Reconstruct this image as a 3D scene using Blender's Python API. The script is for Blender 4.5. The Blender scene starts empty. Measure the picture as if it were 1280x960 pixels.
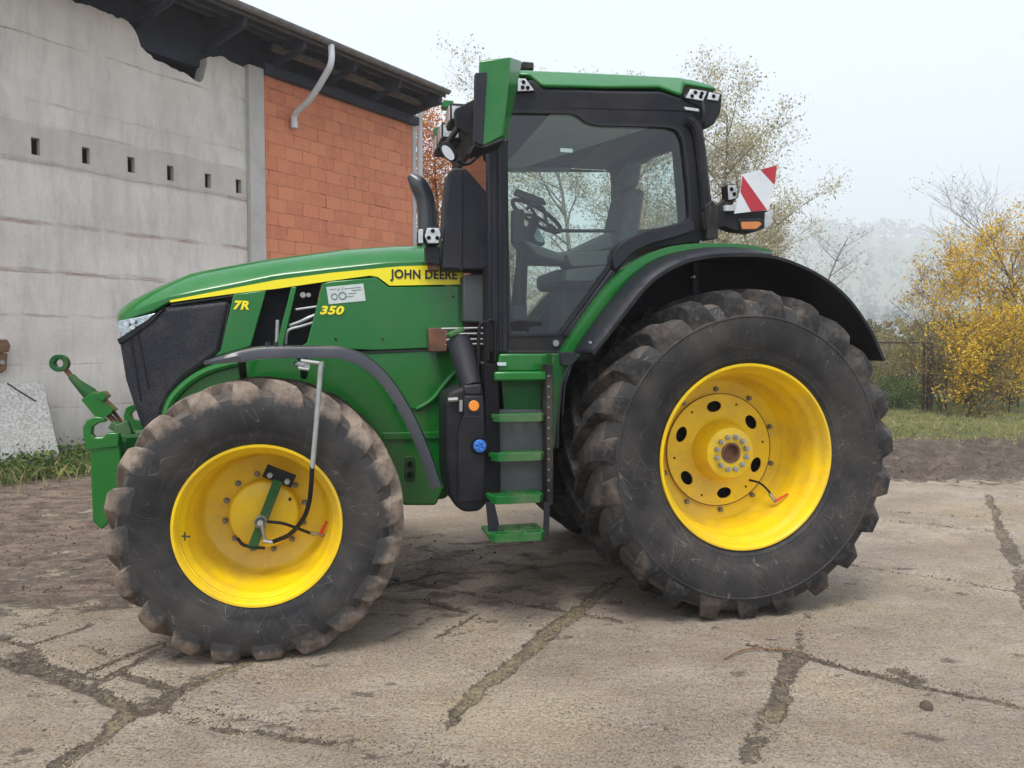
import bpy, bmesh, math, random
import numpy as np
from mathutils import Vector, Matrix, noise
R = math.radians
scene = bpy.context.scene
COL = scene.collection
rnd = random.Random(7)

# ------------------------------------------------------------------ camera and measuring frame
HAZE = .0013
EXPOSURE = 1.15
F_PX, PITCH, CAM_H = 960.0, R(2.75), 1.655
cam_d = bpy.data.cameras.new('camera'); cam = bpy.data.objects.new('camera', cam_d); COL.objects.link(cam)
cam.location = (0, 0, CAM_H); cam.rotation_euler = (R(90) - PITCH, 0, 0)
cam_d.sensor_width = 36; cam_d.lens = 36 * F_PX / 1280; cam_d.clip_start = .05; cam_d.clip_end = 3000
scene.camera = cam
YAW = R(12.5)
ORG = Vector((1.169, 5.827, 0))              # ground point under the middle of the rear axle
AX = Vector((math.cos(YAW), math.sin(YAW), 0)); AY = Vector((-math.sin(YAW), math.cos(YAW), 0))
BYAW = math.atan2(.816, .578); BORG = Vector((-6.4, 10.6, 0))      # barn wall line
BX = Vector((math.cos(BYAW), math.sin(BYAW), 0)); BY = Vector((-math.sin(BYAW), math.cos(BYAW), 0))
CC = Vector((0, 0, CAM_H))

def ray(px, py):
    a = (px - 640) / F_PX; b = (py - 480) / F_PX
    return Vector((a, math.cos(PITCH) - b * math.sin(PITCH), -math.sin(PITCH) - b * math.cos(PITCH)))
def L(px, py, yl):                            # measured photo point -> tractor (x, z) on the upright plane yl
    r = ray(px, py); t = ((ORG - CC).dot(AY) + yl) / r.dot(AY); p = CC + r * t - ORG
    return (p.dot(AX), p.z)
def L3(px, py, yl):
    x, z = L(px, py, yl); return (x, yl, z)
def W(px, py, yl=0.0):                        # the same on the barn wall
    r = ray(px, py); t = ((BORG - CC).dot(BY) + yl) / r.dot(BY); p = CC + r * t - BORG
    return (p.dot(BX), p.z)
def G(px, py, z=0.0):                         # ground point
    r = ray(px, py); t = (z - CAM_H) / r.z; p = CC + r * t
    return (p.x, p.y)
def pl(pts, yl): return [L(x, y, yl) for x, y in pts]

# ------------------------------------------------------------------ materials
def new_mat(name):
    m = bpy.data.materials.new(name); m.use_nodes = True
    nt = m.node_tree; nt.nodes.clear()
    out = nt.nodes.new('ShaderNodeOutputMaterial'); b = nt.nodes.new('ShaderNodeBsdfPrincipled')
    nt.links.new(b.outputs[0], out.inputs[0])
    return m, nt, b, out
class N:                                       # tiny node helper
    def __init__(s, nt): s.nt = nt; s.n = nt.nodes; s.l = nt.links
    def node(s, t, **k):
        n = s.n.new('ShaderNode' + t)
        for a, v in k.items(): setattr(n, a, v)
        return n
    def coord(s, w='Object'): return s.node('TexCoord').outputs[w]
    def mapping(s, v, scale=(1, 1, 1), loc=(0, 0, 0), rot=(0, 0, 0)):
        m = s.node('Mapping'); s.l.new(v, m.inputs[0]); m.inputs['Scale'].default_value = scale
        m.inputs['Location'].default_value = loc; m.inputs['Rotation'].default_value = rot
        return m.outputs[0]
    def noise(s, v, scale, detail=4, rough=.55, dist=0, out=0):
        n = s.node('TexNoise'); s.l.new(v, n.inputs['Vector']); n.inputs['Scale'].default_value = scale
        n.inputs['Detail'].default_value = detail; n.inputs['Roughness'].default_value = rough
        n.inputs['Distortion'].default_value = dist
        return n.outputs[out]
    def voro(s, v, scale, feature='F1', out='Distance'):
        n = s.node('TexVoronoi', feature=feature); s.l.new(v, n.inputs['Vector']); n.inputs['Scale'].default_value = scale
        return n.outputs[out]
    def put(s, sock, v):
        if isinstance(v, (int, float)): sock.default_value = v
        elif isinstance(v, (tuple, list)): sock.default_value = tuple(v) + ((1,) if len(v) == 3 and sock.type == 'RGBA' else ())
        else: s.l.new(v, sock)
    def math(s, op, a, b=0.0, c=0.0, clamp=False):
        n = s.node('Math', operation=op, use_clamp=clamp)
        s.put(n.inputs[0], a); s.put(n.inputs[1], b); s.put(n.inputs[2], c); return n.outputs[0]
    def ramp(s, v, lo, hi, a=0.0, b=1.0):
        n = s.node('MapRange', clamp=True); s.put(n.inputs[0], v)
        for i, q in enumerate((lo, hi, a, b)): n.inputs[i + 1].default_value = q
        return n.outputs[0]
    def mix(s, f, a, b, mode='MIX'):
        n = s.node('Mix', data_type='RGBA', blend_type=mode); s.put(n.inputs[0], f)
        s.put(n.inputs[6], a); s.put(n.inputs[7], b); return n.outputs[2]
    def sep(s, v):
        n = s.node('SeparateXYZ'); s.l.new(v, n.inputs[0]); return n.outputs
    def comb(s, x, y, z):
        n = s.node('CombineXYZ'); s.put(n.inputs[0], x); s.put(n.inputs[1], y); s.put(n.inputs[2], z); return n.outputs[0]
    def attr(s, name, out='Fac'):
        n = s.node('Attribute', attribute_name=name); return n.outputs[out]
    def bump(s, h, strength, dist, bsdf, normal=None):
        n = s.node('Bump'); n.inputs['Strength'].default_value = strength; n.inputs['Distance'].default_value = dist
        s.l.new(h, n.inputs['Height'])
        if normal is not None: s.l.new(normal, n.inputs['Normal'])
        s.l.new(n.outputs[0], bsdf.inputs['Normal']); return n.outputs[0]

M = {}
def simple(name, c, rough=.5, metal=0, c2=None, scale=6, coat=0, bump=0, bscale=60, spec=.5, dust=0, dustcol=(.30, .24, .18), specks=0):
    m, nt, b, out = new_mat(name); s = N(nt); co = s.coord()
    c2 = c2 or tuple(v * .82 for v in c)
    f = s.ramp(s.noise(co, scale, 5), .3, .7)
    col = s.mix(f, c, c2)
    if dust:
        d = s.ramp(s.noise(co, 3.1, 8, .65), .42, .75, 0, dust)
        col = s.mix(d, col, dustcol)
        s.l.new(s.math('ADD', s.math('MULTIPLY', d, .5), rough, clamp=True), b.inputs['Roughness'])
    else: b.inputs['Roughness'].default_value = rough
    if specks:
        k = s.math('MULTIPLY', s.ramp(s.noise(co, 38, 6, .8), .60, .66), s.ramp(s.noise(co, 3.3, 6, .7), .42, .60))
        col = s.mix(s.math('MULTIPLY', k, specks), col, (.16, .10, .05))
        k = s.ramp(s.noise(co, 2.2, 9, .75), .50, .66, 0, specks * .55); col = s.mix(k, col, dustcol)
    s.l.new(col, b.inputs['Base Color'])
    b.inputs['Metallic'].default_value = metal; b.inputs['Coat Weight'].default_value = coat
    b.inputs['Coat Roughness'].default_value = .08; b.inputs['Coat IOR'].default_value = 1.6; b.inputs['Specular IOR Level'].default_value = spec
    if bump: s.bump(s.noise(co, bscale, 3), bump, .01, b)
    M[name] = m; return m
simple('green_paint', (.0025, .140, .013), .24, c2=(.002, .126, .012), coat=.45, spec=.22, dust=.08, scale=2)
simple('green_cast', (.003, .085, .013), .5, dust=.22, spec=.25)
simple('bright_green', (.006, .125, .020), .45, spec=.3, dust=.6, dustcol=(.22,.19,.14))
simple('yellow_paint', (.84, .56, .002), .42, c2=(.77, .49, .002), coat=.25, spec=.35, dust=.30, dustcol=(.42, .28, .09), specks=.7)
simple('yellow_decal', (.86, .72, .01), .4, c2=(.86, .72, .01))
simple('black_decal', (.012, .012, .014), .45)
simple('black_plastic', (.007, .0075, .011), .5, c2=(.010, .0105, .015), spec=.22, dust=.08, bump=.15, bscale=200)
simple('grey_plastic', (.017, .018, .026), .48, c2=(.013, .014, .020), spec=.25, dust=.06, bump=.12, bscale=240)
simple('fender_plastic', (.022, .024, .032), .24, c2=(.018, .020, .027), spec=.65, dust=.10, bump=.1, bscale=240)
simple('dark_metal', (.012, .012, .014), .6, dust=.25, spec=.25)
simple('engine_dark', (.007, .007, .008), .8, spec=.15)
simple('steel', (.42, .42, .42), .38, metal=.9, c2=(.30, .29, .27), dust=.2)
simple('worn_bolt', (.26, .24, .19), .45, metal=.6, c2=(.14, .12, .09), scale=40, dust=.3)
simple('galvanised', (.42, .43, .42), .5, metal=.55, c2=(.30, .31, .30), scale=20)
simple('rust_dark', (.10, .045, .032), .9, c2=(.05, .03, .026), scale=9, bump=.4)
simple('rusty', (.20, .085, .045), .85, c2=(.09, .045, .03), scale=14, bump=.4)
simple('hose_rubber', (.008, .008, .009), .5, spec=.25)
simple('orange_plastic', (.85, .28, .02), .3, c2=(.8, .24, .02), coat=.4)
simple('red_plastic', (.65, .05, .02), .4)
simple('blue_plastic', (.03, .17, .55), .35)
simple('lamp_lens', (.62, .63, .64), .16, c2=(.35, .36, .37), scale=40, coat=.6)
simple('lamp_chrome', (.8, .8, .8), .22, metal=1, c2=(.4, .4, .42), scale=60)
simple('white_reflect', (.62, .64, .66), .4, c2=(.56, .58, .60))
simple('red_reflect', (.40, .015, .028), .4, c2=(.36, .012, .024))
simple('sticker', (.55, .60, .56), .5, c2=(.48, .53, .50), scale=20)
simple('seat_fabric', (.10, .105, .105), .8, c2=(.15, .15, .145), scale=30)
simple('cab_trim', (.075, .082, .080), .6)
simple('headliner', (.58, .64, .68), .8, c2=(.54, .60, .64))  # pale colour makes the cab lining look lit
simple('screen_glass', (.45, .72, .68), .2, c2=(.40, .66, .62), coat=.5)  # pale colour stands in for the bright reflection on the screen
simple('mirror_glass', (.6, .6, .6), .03, metal=1)
simple('wood_old', (.25, .13, .06), .8, c2=(.10, .05, .03), scale=25, bump=.5)
simple('pvc_white', (.66, .68, .70), .45, c2=(.58, .60, .62), dust=.15)
simple('roof_metal', (.035, .036, .042), .5, c2=(.06, .058, .055), scale=4, dust=.2)
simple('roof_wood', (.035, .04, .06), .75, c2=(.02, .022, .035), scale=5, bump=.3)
simple('purlin', (.085, .08, .085), .75, c2=(.05, .048, .055), scale=5)
simple('beam_wood', (.19, .155, .125), .8, c2=(.10, .08, .065), scale=8)
simple('gutter_zinc', (.26, .26, .27), .45, metal=.4, c2=(.16, .16, .16), scale=8)
simple('bark', (.10, .085, .065), .9, c2=(.045, .038, .03), scale=18, bump=.6)
simple('pale_bark', (.26, .235, .19), .9, c2=(.10, .09, .07), scale=12, bump=.4)
simple('straw_mat', (.50, .40, .23), .8, c2=(.30, .22, .12), scale=3)
simple('grit', (.50, .44, .36), .85, c2=(.25, .2, .155), scale=9)
simple('clod', (.12, .085, .06), .95, c2=(.07, .05, .035), bump=.6)

GL = 1.0
def cloth():
    m = bpy.data.materials.new('blind_cloth'); m.use_nodes = True; nt = m.node_tree; nt.nodes.clear(); s = N(nt)
    out = s.node('OutputMaterial'); mx = s.node('MixShader'); t = s.node('BsdfTranslucent'); d = s.node('BsdfDiffuse'); mx.inputs[0].default_value = .6
    t.inputs['Color'].default_value = (.50, .58, .64, 1); d.inputs['Color'].default_value = (.45, .5, .54, 1)
    s.l.new(d.outputs[0], mx.inputs[1]); s.l.new(t.outputs[0], mx.inputs[2]); s.l.new(mx.outputs[0], out.inputs[0]); M['blind_cloth'] = m
cloth()
def glass_mat(name, tint, gloss_col=(1, 1, 1)):
    m = bpy.data.materials.new(name); m.use_nodes = True; nt = m.node_tree; nt.nodes.clear(); s = N(nt)
    out = s.node('OutputMaterial'); mx = s.node('MixShader'); t = s.node('BsdfTransparent'); g = s.node('BsdfGlossy')
    g.inputs['Roughness'].default_value = .03; g.inputs['Color'].default_value = gloss_col + (1,)
    t.inputs['Color'].default_value = tint + (1,)
    fr = s.node('Fresnel'); fr.inputs['IOR'].default_value = 1.6
    geo = s.node('NewGeometry'); s.l.new(s.math('MULTIPLY', s.math('MULTIPLY', fr.outputs[0], GL, clamp=True), s.math('SUBTRACT', 1.0, geo.outputs['Backfacing'])), mx.inputs[0]); s.l.new(t.outputs[0], mx.inputs[1]); s.l.new(g.outputs[0], mx.inputs[2])
    s.l.new(mx.outputs[0], out.inputs[0]); M[name] = m
glass_mat('cab_glass', (.86, .92, .89))
glass_mat('light_glass', (.92, .95, .95))

def grille():
    m, nt, b, out = new_mat('grille_screen'); s = N(nt); co = s.coord()
    v = s.voro(s.mapping(co, (1, 1, 1)), 95); k = s.ramp(v, .30, .42)
    c = s.mix(k, (.003, .003, .004), (.022, .023, .030)); c = s.mix(s.ramp(s.noise(co, 3, 8, .7), .50, .70, 0, .35), c, (.10, .085, .07))
    s.l.new(c, b.inputs['Base Color']); b.inputs['Roughness'].default_value = .5; b.inputs['Specular IOR Level'].default_value = .25; s.bump(k, .5, .004, b); M['grille_screen'] = m
grille()
def tyre_mats():
    # sidewall: dark rubber with dusty bloom and a tangle of fine pale scratches
    m, nt, b, out = new_mat('tyre_sidewall'); s = N(nt); co = s.coord()
    base = s.mix(s.ramp(s.noise(co, 5, 6, .6), .35, .7), (.018, .0175, .0185), (.042, .039, .037))
    lines = None
    for i in range(9):
        an = R(20 * i + 13 * (i % 3)); sc = 1.5 + .35 * (i % 4); w = .0035 + .0012 * (i % 2)
        v = s.mapping(s.mapping(co, rot=(0, an, 0), loc=(i * 1.7, i * .9, i * 2.3)), scale=(1, 1, 7.5))
        n = s.noise(v, sc, 1.2, .35, .25)
        d = s.math('ABSOLUTE', s.math('SUBTRACT', n, .5)); k = s.ramp(d, w * .3, w, 1, 0)
        g = s.ramp(s.noise(s.mapping(co, loc=(i * 3.1, 0, i)), 4.5, 3), .55, .63); k = s.math('MULTIPLY', k, g)
        lines = k if lines is None else s.math('MAXIMUM', lines, k)
    lines = s.math('MULTIPLY', lines, .55)
    dust = s.ramp(s.noise(co, 2.4, 9, .7), .44, .74, 0, .65)
    col = s.mix(dust, base, (.085, .070, .058)); col = s.mix(lines, col, (.20, .175, .15))
    s.l.new(col, b.inputs['Base Color']); b.inputs['Roughness'].default_value = .62; b.inputs['Specular IOR Level'].default_value = .22
    s.bump(s.noise(co, 90, 4), .12, .004, b); M['tyre_sidewall'] = m
    # tread: rubber caked in dried mud, bare where it rubs
    m, nt, b, out = new_mat('tyre_tread'); s = N(nt); co = s.coord()
    f = s.ramp(s.noise(co, 6, 8, .65), .36, .62)
    c = s.mix(f, (.032, .030, .029), (.105, .082, .066))
    f2 = s.ramp(s.noise(co, 23, 6, .7), .45, .75)
    c = s.mix(s.math('MULTIPLY', f2, .45), c, (.17, .14, .115))
    s.l.new(c, b.inputs['Base Color']); b.inputs['Roughness'].default_value = .8
    s.bump(s.noise(co, 45, 6), .5, .008, b); M['tyre_tread'] = m
    m, nt, b, out = new_mat('lug_rubber'); s = N(nt); co = s.coord()
    c = s.mix(s.ramp(s.noise(co, 5, 7, .65), .48, .70), (.016, .0155, .016), (.105, .080, .062))
    c = s.mix(s.math('MULTIPLY', s.ramp(s.noise(co, 26, 6, .7), .5, .72), .4), c, (.16, .13, .105))
    s.l.new(c, b.inputs['Base Color']); b.inputs['Roughness'].default_value = .66; b.inputs['Specular IOR Level'].default_value = .25
    s.bump(s.noise(co, 45, 6), .4, .006, b); M['lug_rubber'] = m
    # lug faces on the front tyres: thick tan mud
    m, nt, b, out = new_mat('muddy_lug'); s = N(nt); co = s.coord()
    f = s.ramp(s.noise(co, 7, 8, .72), .34, .62)
    c = s.mix(f, (.085, .062, .048), (.27, .205, .155))
    x, y, z = s.sep(co); rr = s.math('SQRT', s.math('ADD', s.math('MULTIPLY', x, x), s.math('MULTIPLY', z, z)))
    k = s.ramp(s.math('ADD', rr, s.math('MULTIPLY', s.math('SUBTRACT', s.noise(co, 13, 6, .7), .5), .16)), .655, .705)
    c = s.mix(k, (.036, .033, .032), c)
    c = s.mix(s.ramp(s.noise(co, 19, 7, .75), .56, .64, 0, .7), c, (.050, .040, .034))
    s.l.new(c, b.inputs['Base Color']); b.inputs['Roughness'].default_value = .85
    s.bump(s.noise(co, 50, 6), .5, .006, b); M['muddy_lug'] = m
tyre_mats()

def wall_mats():
    m, nt, b, out = new_mat('concrete_wall'); s = N(nt); co = s.coord(); x, y, z = s.sep(co)
    c = s.mix(s.ramp(s.noise(co, .9, 8, .6), .3, .7), (.58, .525, .465), (.75, .695, .63))
    c = s.mix(s.ramp(s.noise(s.mapping(co, (1.4, 1, .35)), 2.2, 8, .75), .46, .68, 0, .65), c, (.40, .38, .35)); c = s.mix(s.ramp(s.noise(s.mapping(co, (3, 1, .25)), 3, 8, .8), .58, .72, 0, .5), c, (.24, .22, .20))
    c = s.mix(s.ramp(s.noise(co, 60, 3), .55, .75, 0, .4), c, (.30, .28, .26))
    zz = s.math('ADD', z, s.math('MULTIPLY', s.math('SUBTRACT', s.noise(co, 1.6, 6, .7), .5), .10))
    tot = None
    for h, wd, k in WALL_LINES:
        d = s.math('ABSOLUTE', s.math('SUBTRACT', zz, h))
        q = s.ramp(d, wd * .3, wd, k, 0)
        tot = q if tot is None else s.math('MAXIMUM', tot, q)
    tot = s.math('MULTIPLY', tot, s.ramp(s.noise(s.mapping(co, (.8, 1, 3)), 2.2, 7, .7), .42, .60))
    c = s.mix(tot, c, (.40, .29, .24))
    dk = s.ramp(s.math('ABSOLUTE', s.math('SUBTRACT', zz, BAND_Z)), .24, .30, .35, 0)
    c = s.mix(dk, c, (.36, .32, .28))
    foot_dark = s.ramp(s.math('ADD', z, s.math('MULTIPLY', s.noise(co, .8, 5), .8)), .5, 1.7, .55, 0)  # wall colour gets darker towards the foot, with an uneven edge
    c = s.mix(foot_dark, c, (.24, .22, .20))
    fl = s.ramp(s.noise(s.mapping(co, (.7, 1, 1.6)), 6, 8, .82), .62, .66, 0, .7); c = s.mix(fl, c, (.62, .60, .58))
    s.l.new(c, b.inputs['Base Color']); b.inputs['Roughness'].default_value = .9
    h = s.math('SUBTRACT', s.noise(co, 14, 8, .7), tot); s.bump(h, .45, .03, b); M['concrete_wall'] = m
    m, nt, b, out = new_mat('plain_concrete'); s = N(nt); co = s.coord()
    c = s.mix(s.ramp(s.noise(co, 3, 8, .65), .3, .7), (.42, .40, .37), (.54, .52, .485))
    c = s.mix(s.ramp(s.noise(co, 30, 4), .55, .75, 0, .4), c, (.25, .24, .22))
    s.l.new(c, b.inputs['Base Color']); b.inputs['Roughness'].default_value = .9
    s.bump(s.noise(co, 30, 6), .3, .02, b); M['plain_concrete'] = m
    # hollow clay blocks
    m, nt, b, out = new_mat('clay_block'); s = N(nt); co = s.coord(); x, y, z = s.sep(co)
    br = s.node('TexBrick'); br.offset = .5; br.inputs['Scale'].default_value = 1
    br.inputs['Brick Width'].default_value = .37; br.inputs['Row Height'].default_value = .238
    br.inputs['Mortar Size'].default_value = .008; br.inputs['Mortar Smooth'].default_value = .5; br.inputs['Bias'].default_value = 0
    jx = s.math('ADD', x, s.math('MULTIPLY', s.math('SUBTRACT', s.noise(co, 2.2, 4), .5), .07))
    jz = s.math('ADD', z, s.math('MULTIPLY', s.math('SUBTRACT', s.noise(co, 1.4, 4), .5), .05))
    s.l.new(s.comb(jx, jz, 0), br.inputs['Vector'])
    br.inputs['Color1'].default_value = (.76, .27, .135, 1); br.inputs['Color2'].default_value = (.60, .19, .10, 1)
    br.inputs['Mortar'].default_value = (.46, .17, .10, 1)
    c = br.outputs[0]
    c = s.mix(s.ramp(s.noise(co, 5.5, 8, .75), .42, .62, 0, .6), c, (.72, .30, .16)); c = s.mix(s.ramp(s.noise(s.mapping(co, (1, 1, 4)), 7, 8, .8), .60, .70, 0, .5), c, (.32, .12, .07))
    c = s.mix(s.ramp(s.noise(s.mapping(co, (1, 1, .5)), 5, 6, .7), .66, .72, 0, .7), c, (.45, .40, .36))
    gap = s.math('MULTIPLY', br.outputs[1], s.ramp(s.noise(s.mapping(co, (.6, 1, 1)), 2.8, 5, .7), .54, .62)); c = s.mix(gap, c, (.09, .04, .03))
    w = s.node('TexWave', bands_direction='X'); s.l.new(co, w.inputs['Vector']); w.inputs['Scale'].default_value = 9; w.inputs['Distortion'].default_value = 1.2
    c = s.mix(s.math('MULTIPLY', w.outputs[1], .14), c, (.25, .07, .03))
    s.l.new(c, b.inputs['Base Color']); b.inputs['Roughness'].default_value = .85
    s.bump(s.math('SUBTRACT', s.math('MULTIPLY', w.outputs[1], .25), br.outputs[1]), .6, .02, b); M['clay_block'] = m
BAND_Z = W(172, 207)[1]
WALL_LINES = [(W(150, 78)[1], .018, .9), (W(110, 142)[1], .03, .5), (W(100, 168)[1], .03, .5), (W(150, 222)[1], .05, .8),
              (W(80, 283)[1], .045, .9), (W(80, 342)[1], .05, 1.0), (W(80, 396)[1], .03, .8), (W(90, 455)[1], .02, .5), (W(80, 510)[1], .02, .5)]
wall_mats()

def leaf_mat(name, cols, trans=.35):
    m, nt, b, out = new_mat(name); s = N(nt)
    a = s.attr('tint'); c = None
    cr = s.node('ValToRGB'); s.l.new(a, cr.inputs[0]); e = cr.color_ramp.elements
    e[0].color = cols[0] + (1,); e[0].position = 0; e[1].color = cols[-1] + (1,); e[1].position = 1
    for i, q in enumerate(cols[1:-1]):
        k = e.new((i + 1) / (len(cols) - 1)); k.color = q + (1,)
    s.l.new(cr.outputs[0], b.inputs['Base Color']); b.inputs['Roughness'].default_value = .7; b.inputs['Specular IOR Level'].default_value = .2
    tr = s.node('BsdfTranslucent'); s.l.new(cr.outputs[0], tr.inputs[0]); mx = s.node('MixShader'); mx.inputs[0].default_value = trans
    s.l.new(b.outputs[0], mx.inputs[1]); s.l.new(tr.outputs[0], mx.inputs[2]); s.l.new(mx.outputs[0], out.inputs[0]); M[name] = m
leaf_mat('leaf_backlit', [(.14, .12, .05), (.40, .35, .18), (.62, .57, .40), (.76, .71, .56)])  # backlight on the leaves is put into these pale colours
leaf_mat('leaf_olive', [(.05, .07, .02), (.12, .12, .035), (.22, .18, .05)])
leaf_mat('leaf_orange', [(.42, .06, .02), (.60, .17, .04), (.66, .30, .05), (.40, .36, .12)])
leaf_mat('leaf_yellow', [(.34, .22, .04), (.66, .40, .03), (.80, .50, .03), (.70, .50, .06), (.28, .25, .05)])
leaf_mat('leaf_litter', [(.20, .13, .05), (.40, .28, .07), (.55, .40, .10), (.22, .19, .08)])
leaf_mat('leaf_green', [(.03, .07, .015), (.07, .14, .03), (.14, .22, .05)])
leaf_mat('leaf_brown', [(.12, .08, .035), (.22, .16, .06), (.28, .22, .08), (.12, .13, .05)])
leaf_mat('grass_blade', [(.11, .14, .04), (.22, .25, .08), (.38, .36, .15), (.50, .42, .22)], .25)
leaf_mat('weed_leaf', [(.025, .07, .02), (.06, .13, .03), (.12, .20, .05), (.30, .28, .05)])
leaf_mat('leaf_dusk', [(.04, .045, .02), (.09, .085, .035), (.15, .12, .05)])
leaf_mat('conifer', [(.015, .035, .018), (.03, .055, .025), (.05, .07, .03)], .1)

# ------------------------------------------------------------------ mesh helpers
class MB:
    def __init__(s): s.v = []; s.f = []; s.m = []
    def add(s, vs, fs, mi=0):
        o = len(s.v); s.v += [tuple(v) for v in vs]; s.f += [tuple(i + o for i in f) for f in fs]; s.m += [mi] * len(fs); return s
    def box(s, x0, x1, y0, y1, z0, z1, mi=0):
        return s.add([(x0, y0, z0), (x1, y0, z0), (x1, y1, z0), (x0, y1, z0), (x0, y0, z1), (x1, y0, z1), (x1, y1, z1), (x0, y1, z1)],
                     [(0, 3, 2, 1), (4, 5, 6, 7), (0, 1, 5, 4), (1, 2, 6, 5), (2, 3, 7, 6), (3, 0, 4, 7)], mi)
    def obox(s, p0, p1, w, h, up=(0, 0, 1), mi=0):        # bar from p0 to p1, w wide (sideways) and h tall
        p0 = Vector(p0); p1 = Vector(p1); d = (p1 - p0).normalized(); u = Vector(up); a = d.cross(u).normalized() * w / 2; b = a.cross(d).normalized() * h / 2
        vs = [p0 - a - b, p0 + a - b, p0 + a + b, p0 - a + b, p1 - a - b, p1 + a - b, p1 + a + b, p1 - a + b]
        return s.add(vs, [(0, 1, 2, 3), (7, 6, 5, 4), (0, 4, 5, 1), (1, 5, 6, 2), (2, 6, 7, 3), (3, 7, 4, 0)], mi)
    def prism(s, poly, y0, y1, mi=0, plane='xz'):
        ar = sum(poly[i - 1][0] * poly[i][1] - poly[i][0] * poly[i - 1][1] for i in range(len(poly)))
        if (ar < 0) != (plane != 'xz'): poly = poly[::-1]
        n = len(poly); q = (lambda a, b, c: (a, c, b)) if plane == 'xz' else (lambda a, b, c: (a, b, c))
        vs = [q(a, b, y0) for a, b in poly] + [q(a, b, y1) for a, b in poly]
        fs = [tuple(range(n)), tuple(range(2 * n - 1, n - 1, -1))] + [(i, i + n, (i + 1) % n + n, (i + 1) % n) for i in range(n)]
        return s.add(vs, fs, mi)
    def tube(s, pts, r, n=8, mi=0, cap=True):
        pts = [Vector(p) for p in pts]; rs = r if isinstance(r, (list, tuple)) else [r] * len(pts)
        up = Vector((0, 0, 1)); vs = []; fs = []; prev = None
        for i, p in enumerate(pts):
            d = (pts[min(i + 1, len(pts) - 1)] - pts[max(i - 1, 0)]).normalized()
            if prev is None: a = d.cross(up if abs(d.z) < .9 else Vector((1, 0, 0))).normalized()
            else: a = (prev - d * prev.dot(d)).normalized()
            prev = a; b = d.cross(a)
            for k in range(n):
                t = 2 * math.pi * k / n; vs.append(p + (a * math.cos(t) + b * math.sin(t)) * rs[i])
        for i in range(len(pts) - 1):
            for k in range(n): fs.append((i * n + k, i * n + (k + 1) % n, (i + 1) * n + (k + 1) % n, (i + 1) * n + k))
        if cap: fs.append(tuple(range(n - 1, -1, -1))); fs.append(tuple(range((len(pts) - 1) * n, len(pts) * n)))
        return s.add(vs, fs, mi)
    def lathe(s, prof, cx=0, cz=0, n=48, mi=0, cap0=False, cap1=False):   # prof [(r, y)] about an axis along y
        vs = []; fs = []
        for r, y in prof:
            for k in range(n): t = 2 * math.pi * k / n; vs.append((cx + r * math.cos(t), y, cz + r * math.sin(t)))
        for i in range(len(prof) - 1):
            for k in range(n): fs.append((i * n + k, (i + 1) * n + k, (i + 1) * n + (k + 1) % n, i * n + (k + 1) % n))
        if cap0: fs.append(tuple(range(n)))
        if cap1: fs.append(tuple(range(len(prof) * n - 1, (len(prof) - 1) * n - 1, -1)))
        return s.add(vs, fs, mi)
    def disc(s, c, r, y0, y1, n=16, mi=0):
        return s.lathe([(r, y0), (r, y1)], c[0], c[1], n, mi, True, True)
    def build(s, name, mat, parent=None, bevel=0, seg=2, smooth=35, loc=None, recalc=False):
        me = bpy.data.meshes.new(name); me.from_pydata(s.v, [], s.f)
        mats = mat if isinstance(mat, (list, tuple)) else [mat]
        for q in mats: me.materials.append(M[q])
        if len(mats) > 1: me.polygons.foreach_set('material_index', s.m)
        if recalc:
            bm = bmesh.new(); bm.from_mesh(me); bmesh.ops.recalc_face_normals(bm, faces=bm.faces); bm.to_mesh(me); bm.free()
        me.validate()
        if smooth: me.polygons.foreach_set('use_smooth', [True] * len(me.polygons)); me.set_sharp_from_angle(angle=R(smooth))
        me.update()
        o = bpy.data.objects.new(name, me); COL.objects.link(o)
        if loc: o.location = loc
        if parent: o.parent = parent
        if bevel:
            b = o.modifiers.new('bevel', 'BEVEL'); b.width = bevel; b.segments = seg; b.limit_method = 'ANGLE'; b.angle_limit = R(40); b.harden_normals = False
        return o

def smooth_path(pts, n=6):                    # Catmull-Rom through the points
    P = [Vector(p) for p in pts]; P = [P[0] * 2 - P[1]] + P + [P[-1] * 2 - P[-2]]; out = []
    for i in range(1, len(P) - 2):
        a, b, c, d = P[i - 1:i + 3]
        for k in range(n):
            t = k / n; out.append(.5 * ((2 * b) + (c - a) * t + (2 * a - 5 * b + 4 * c - d) * t * t + (3 * b - a - 3 * c + d) * t ** 3))
    return out + [P[-2]]

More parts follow.
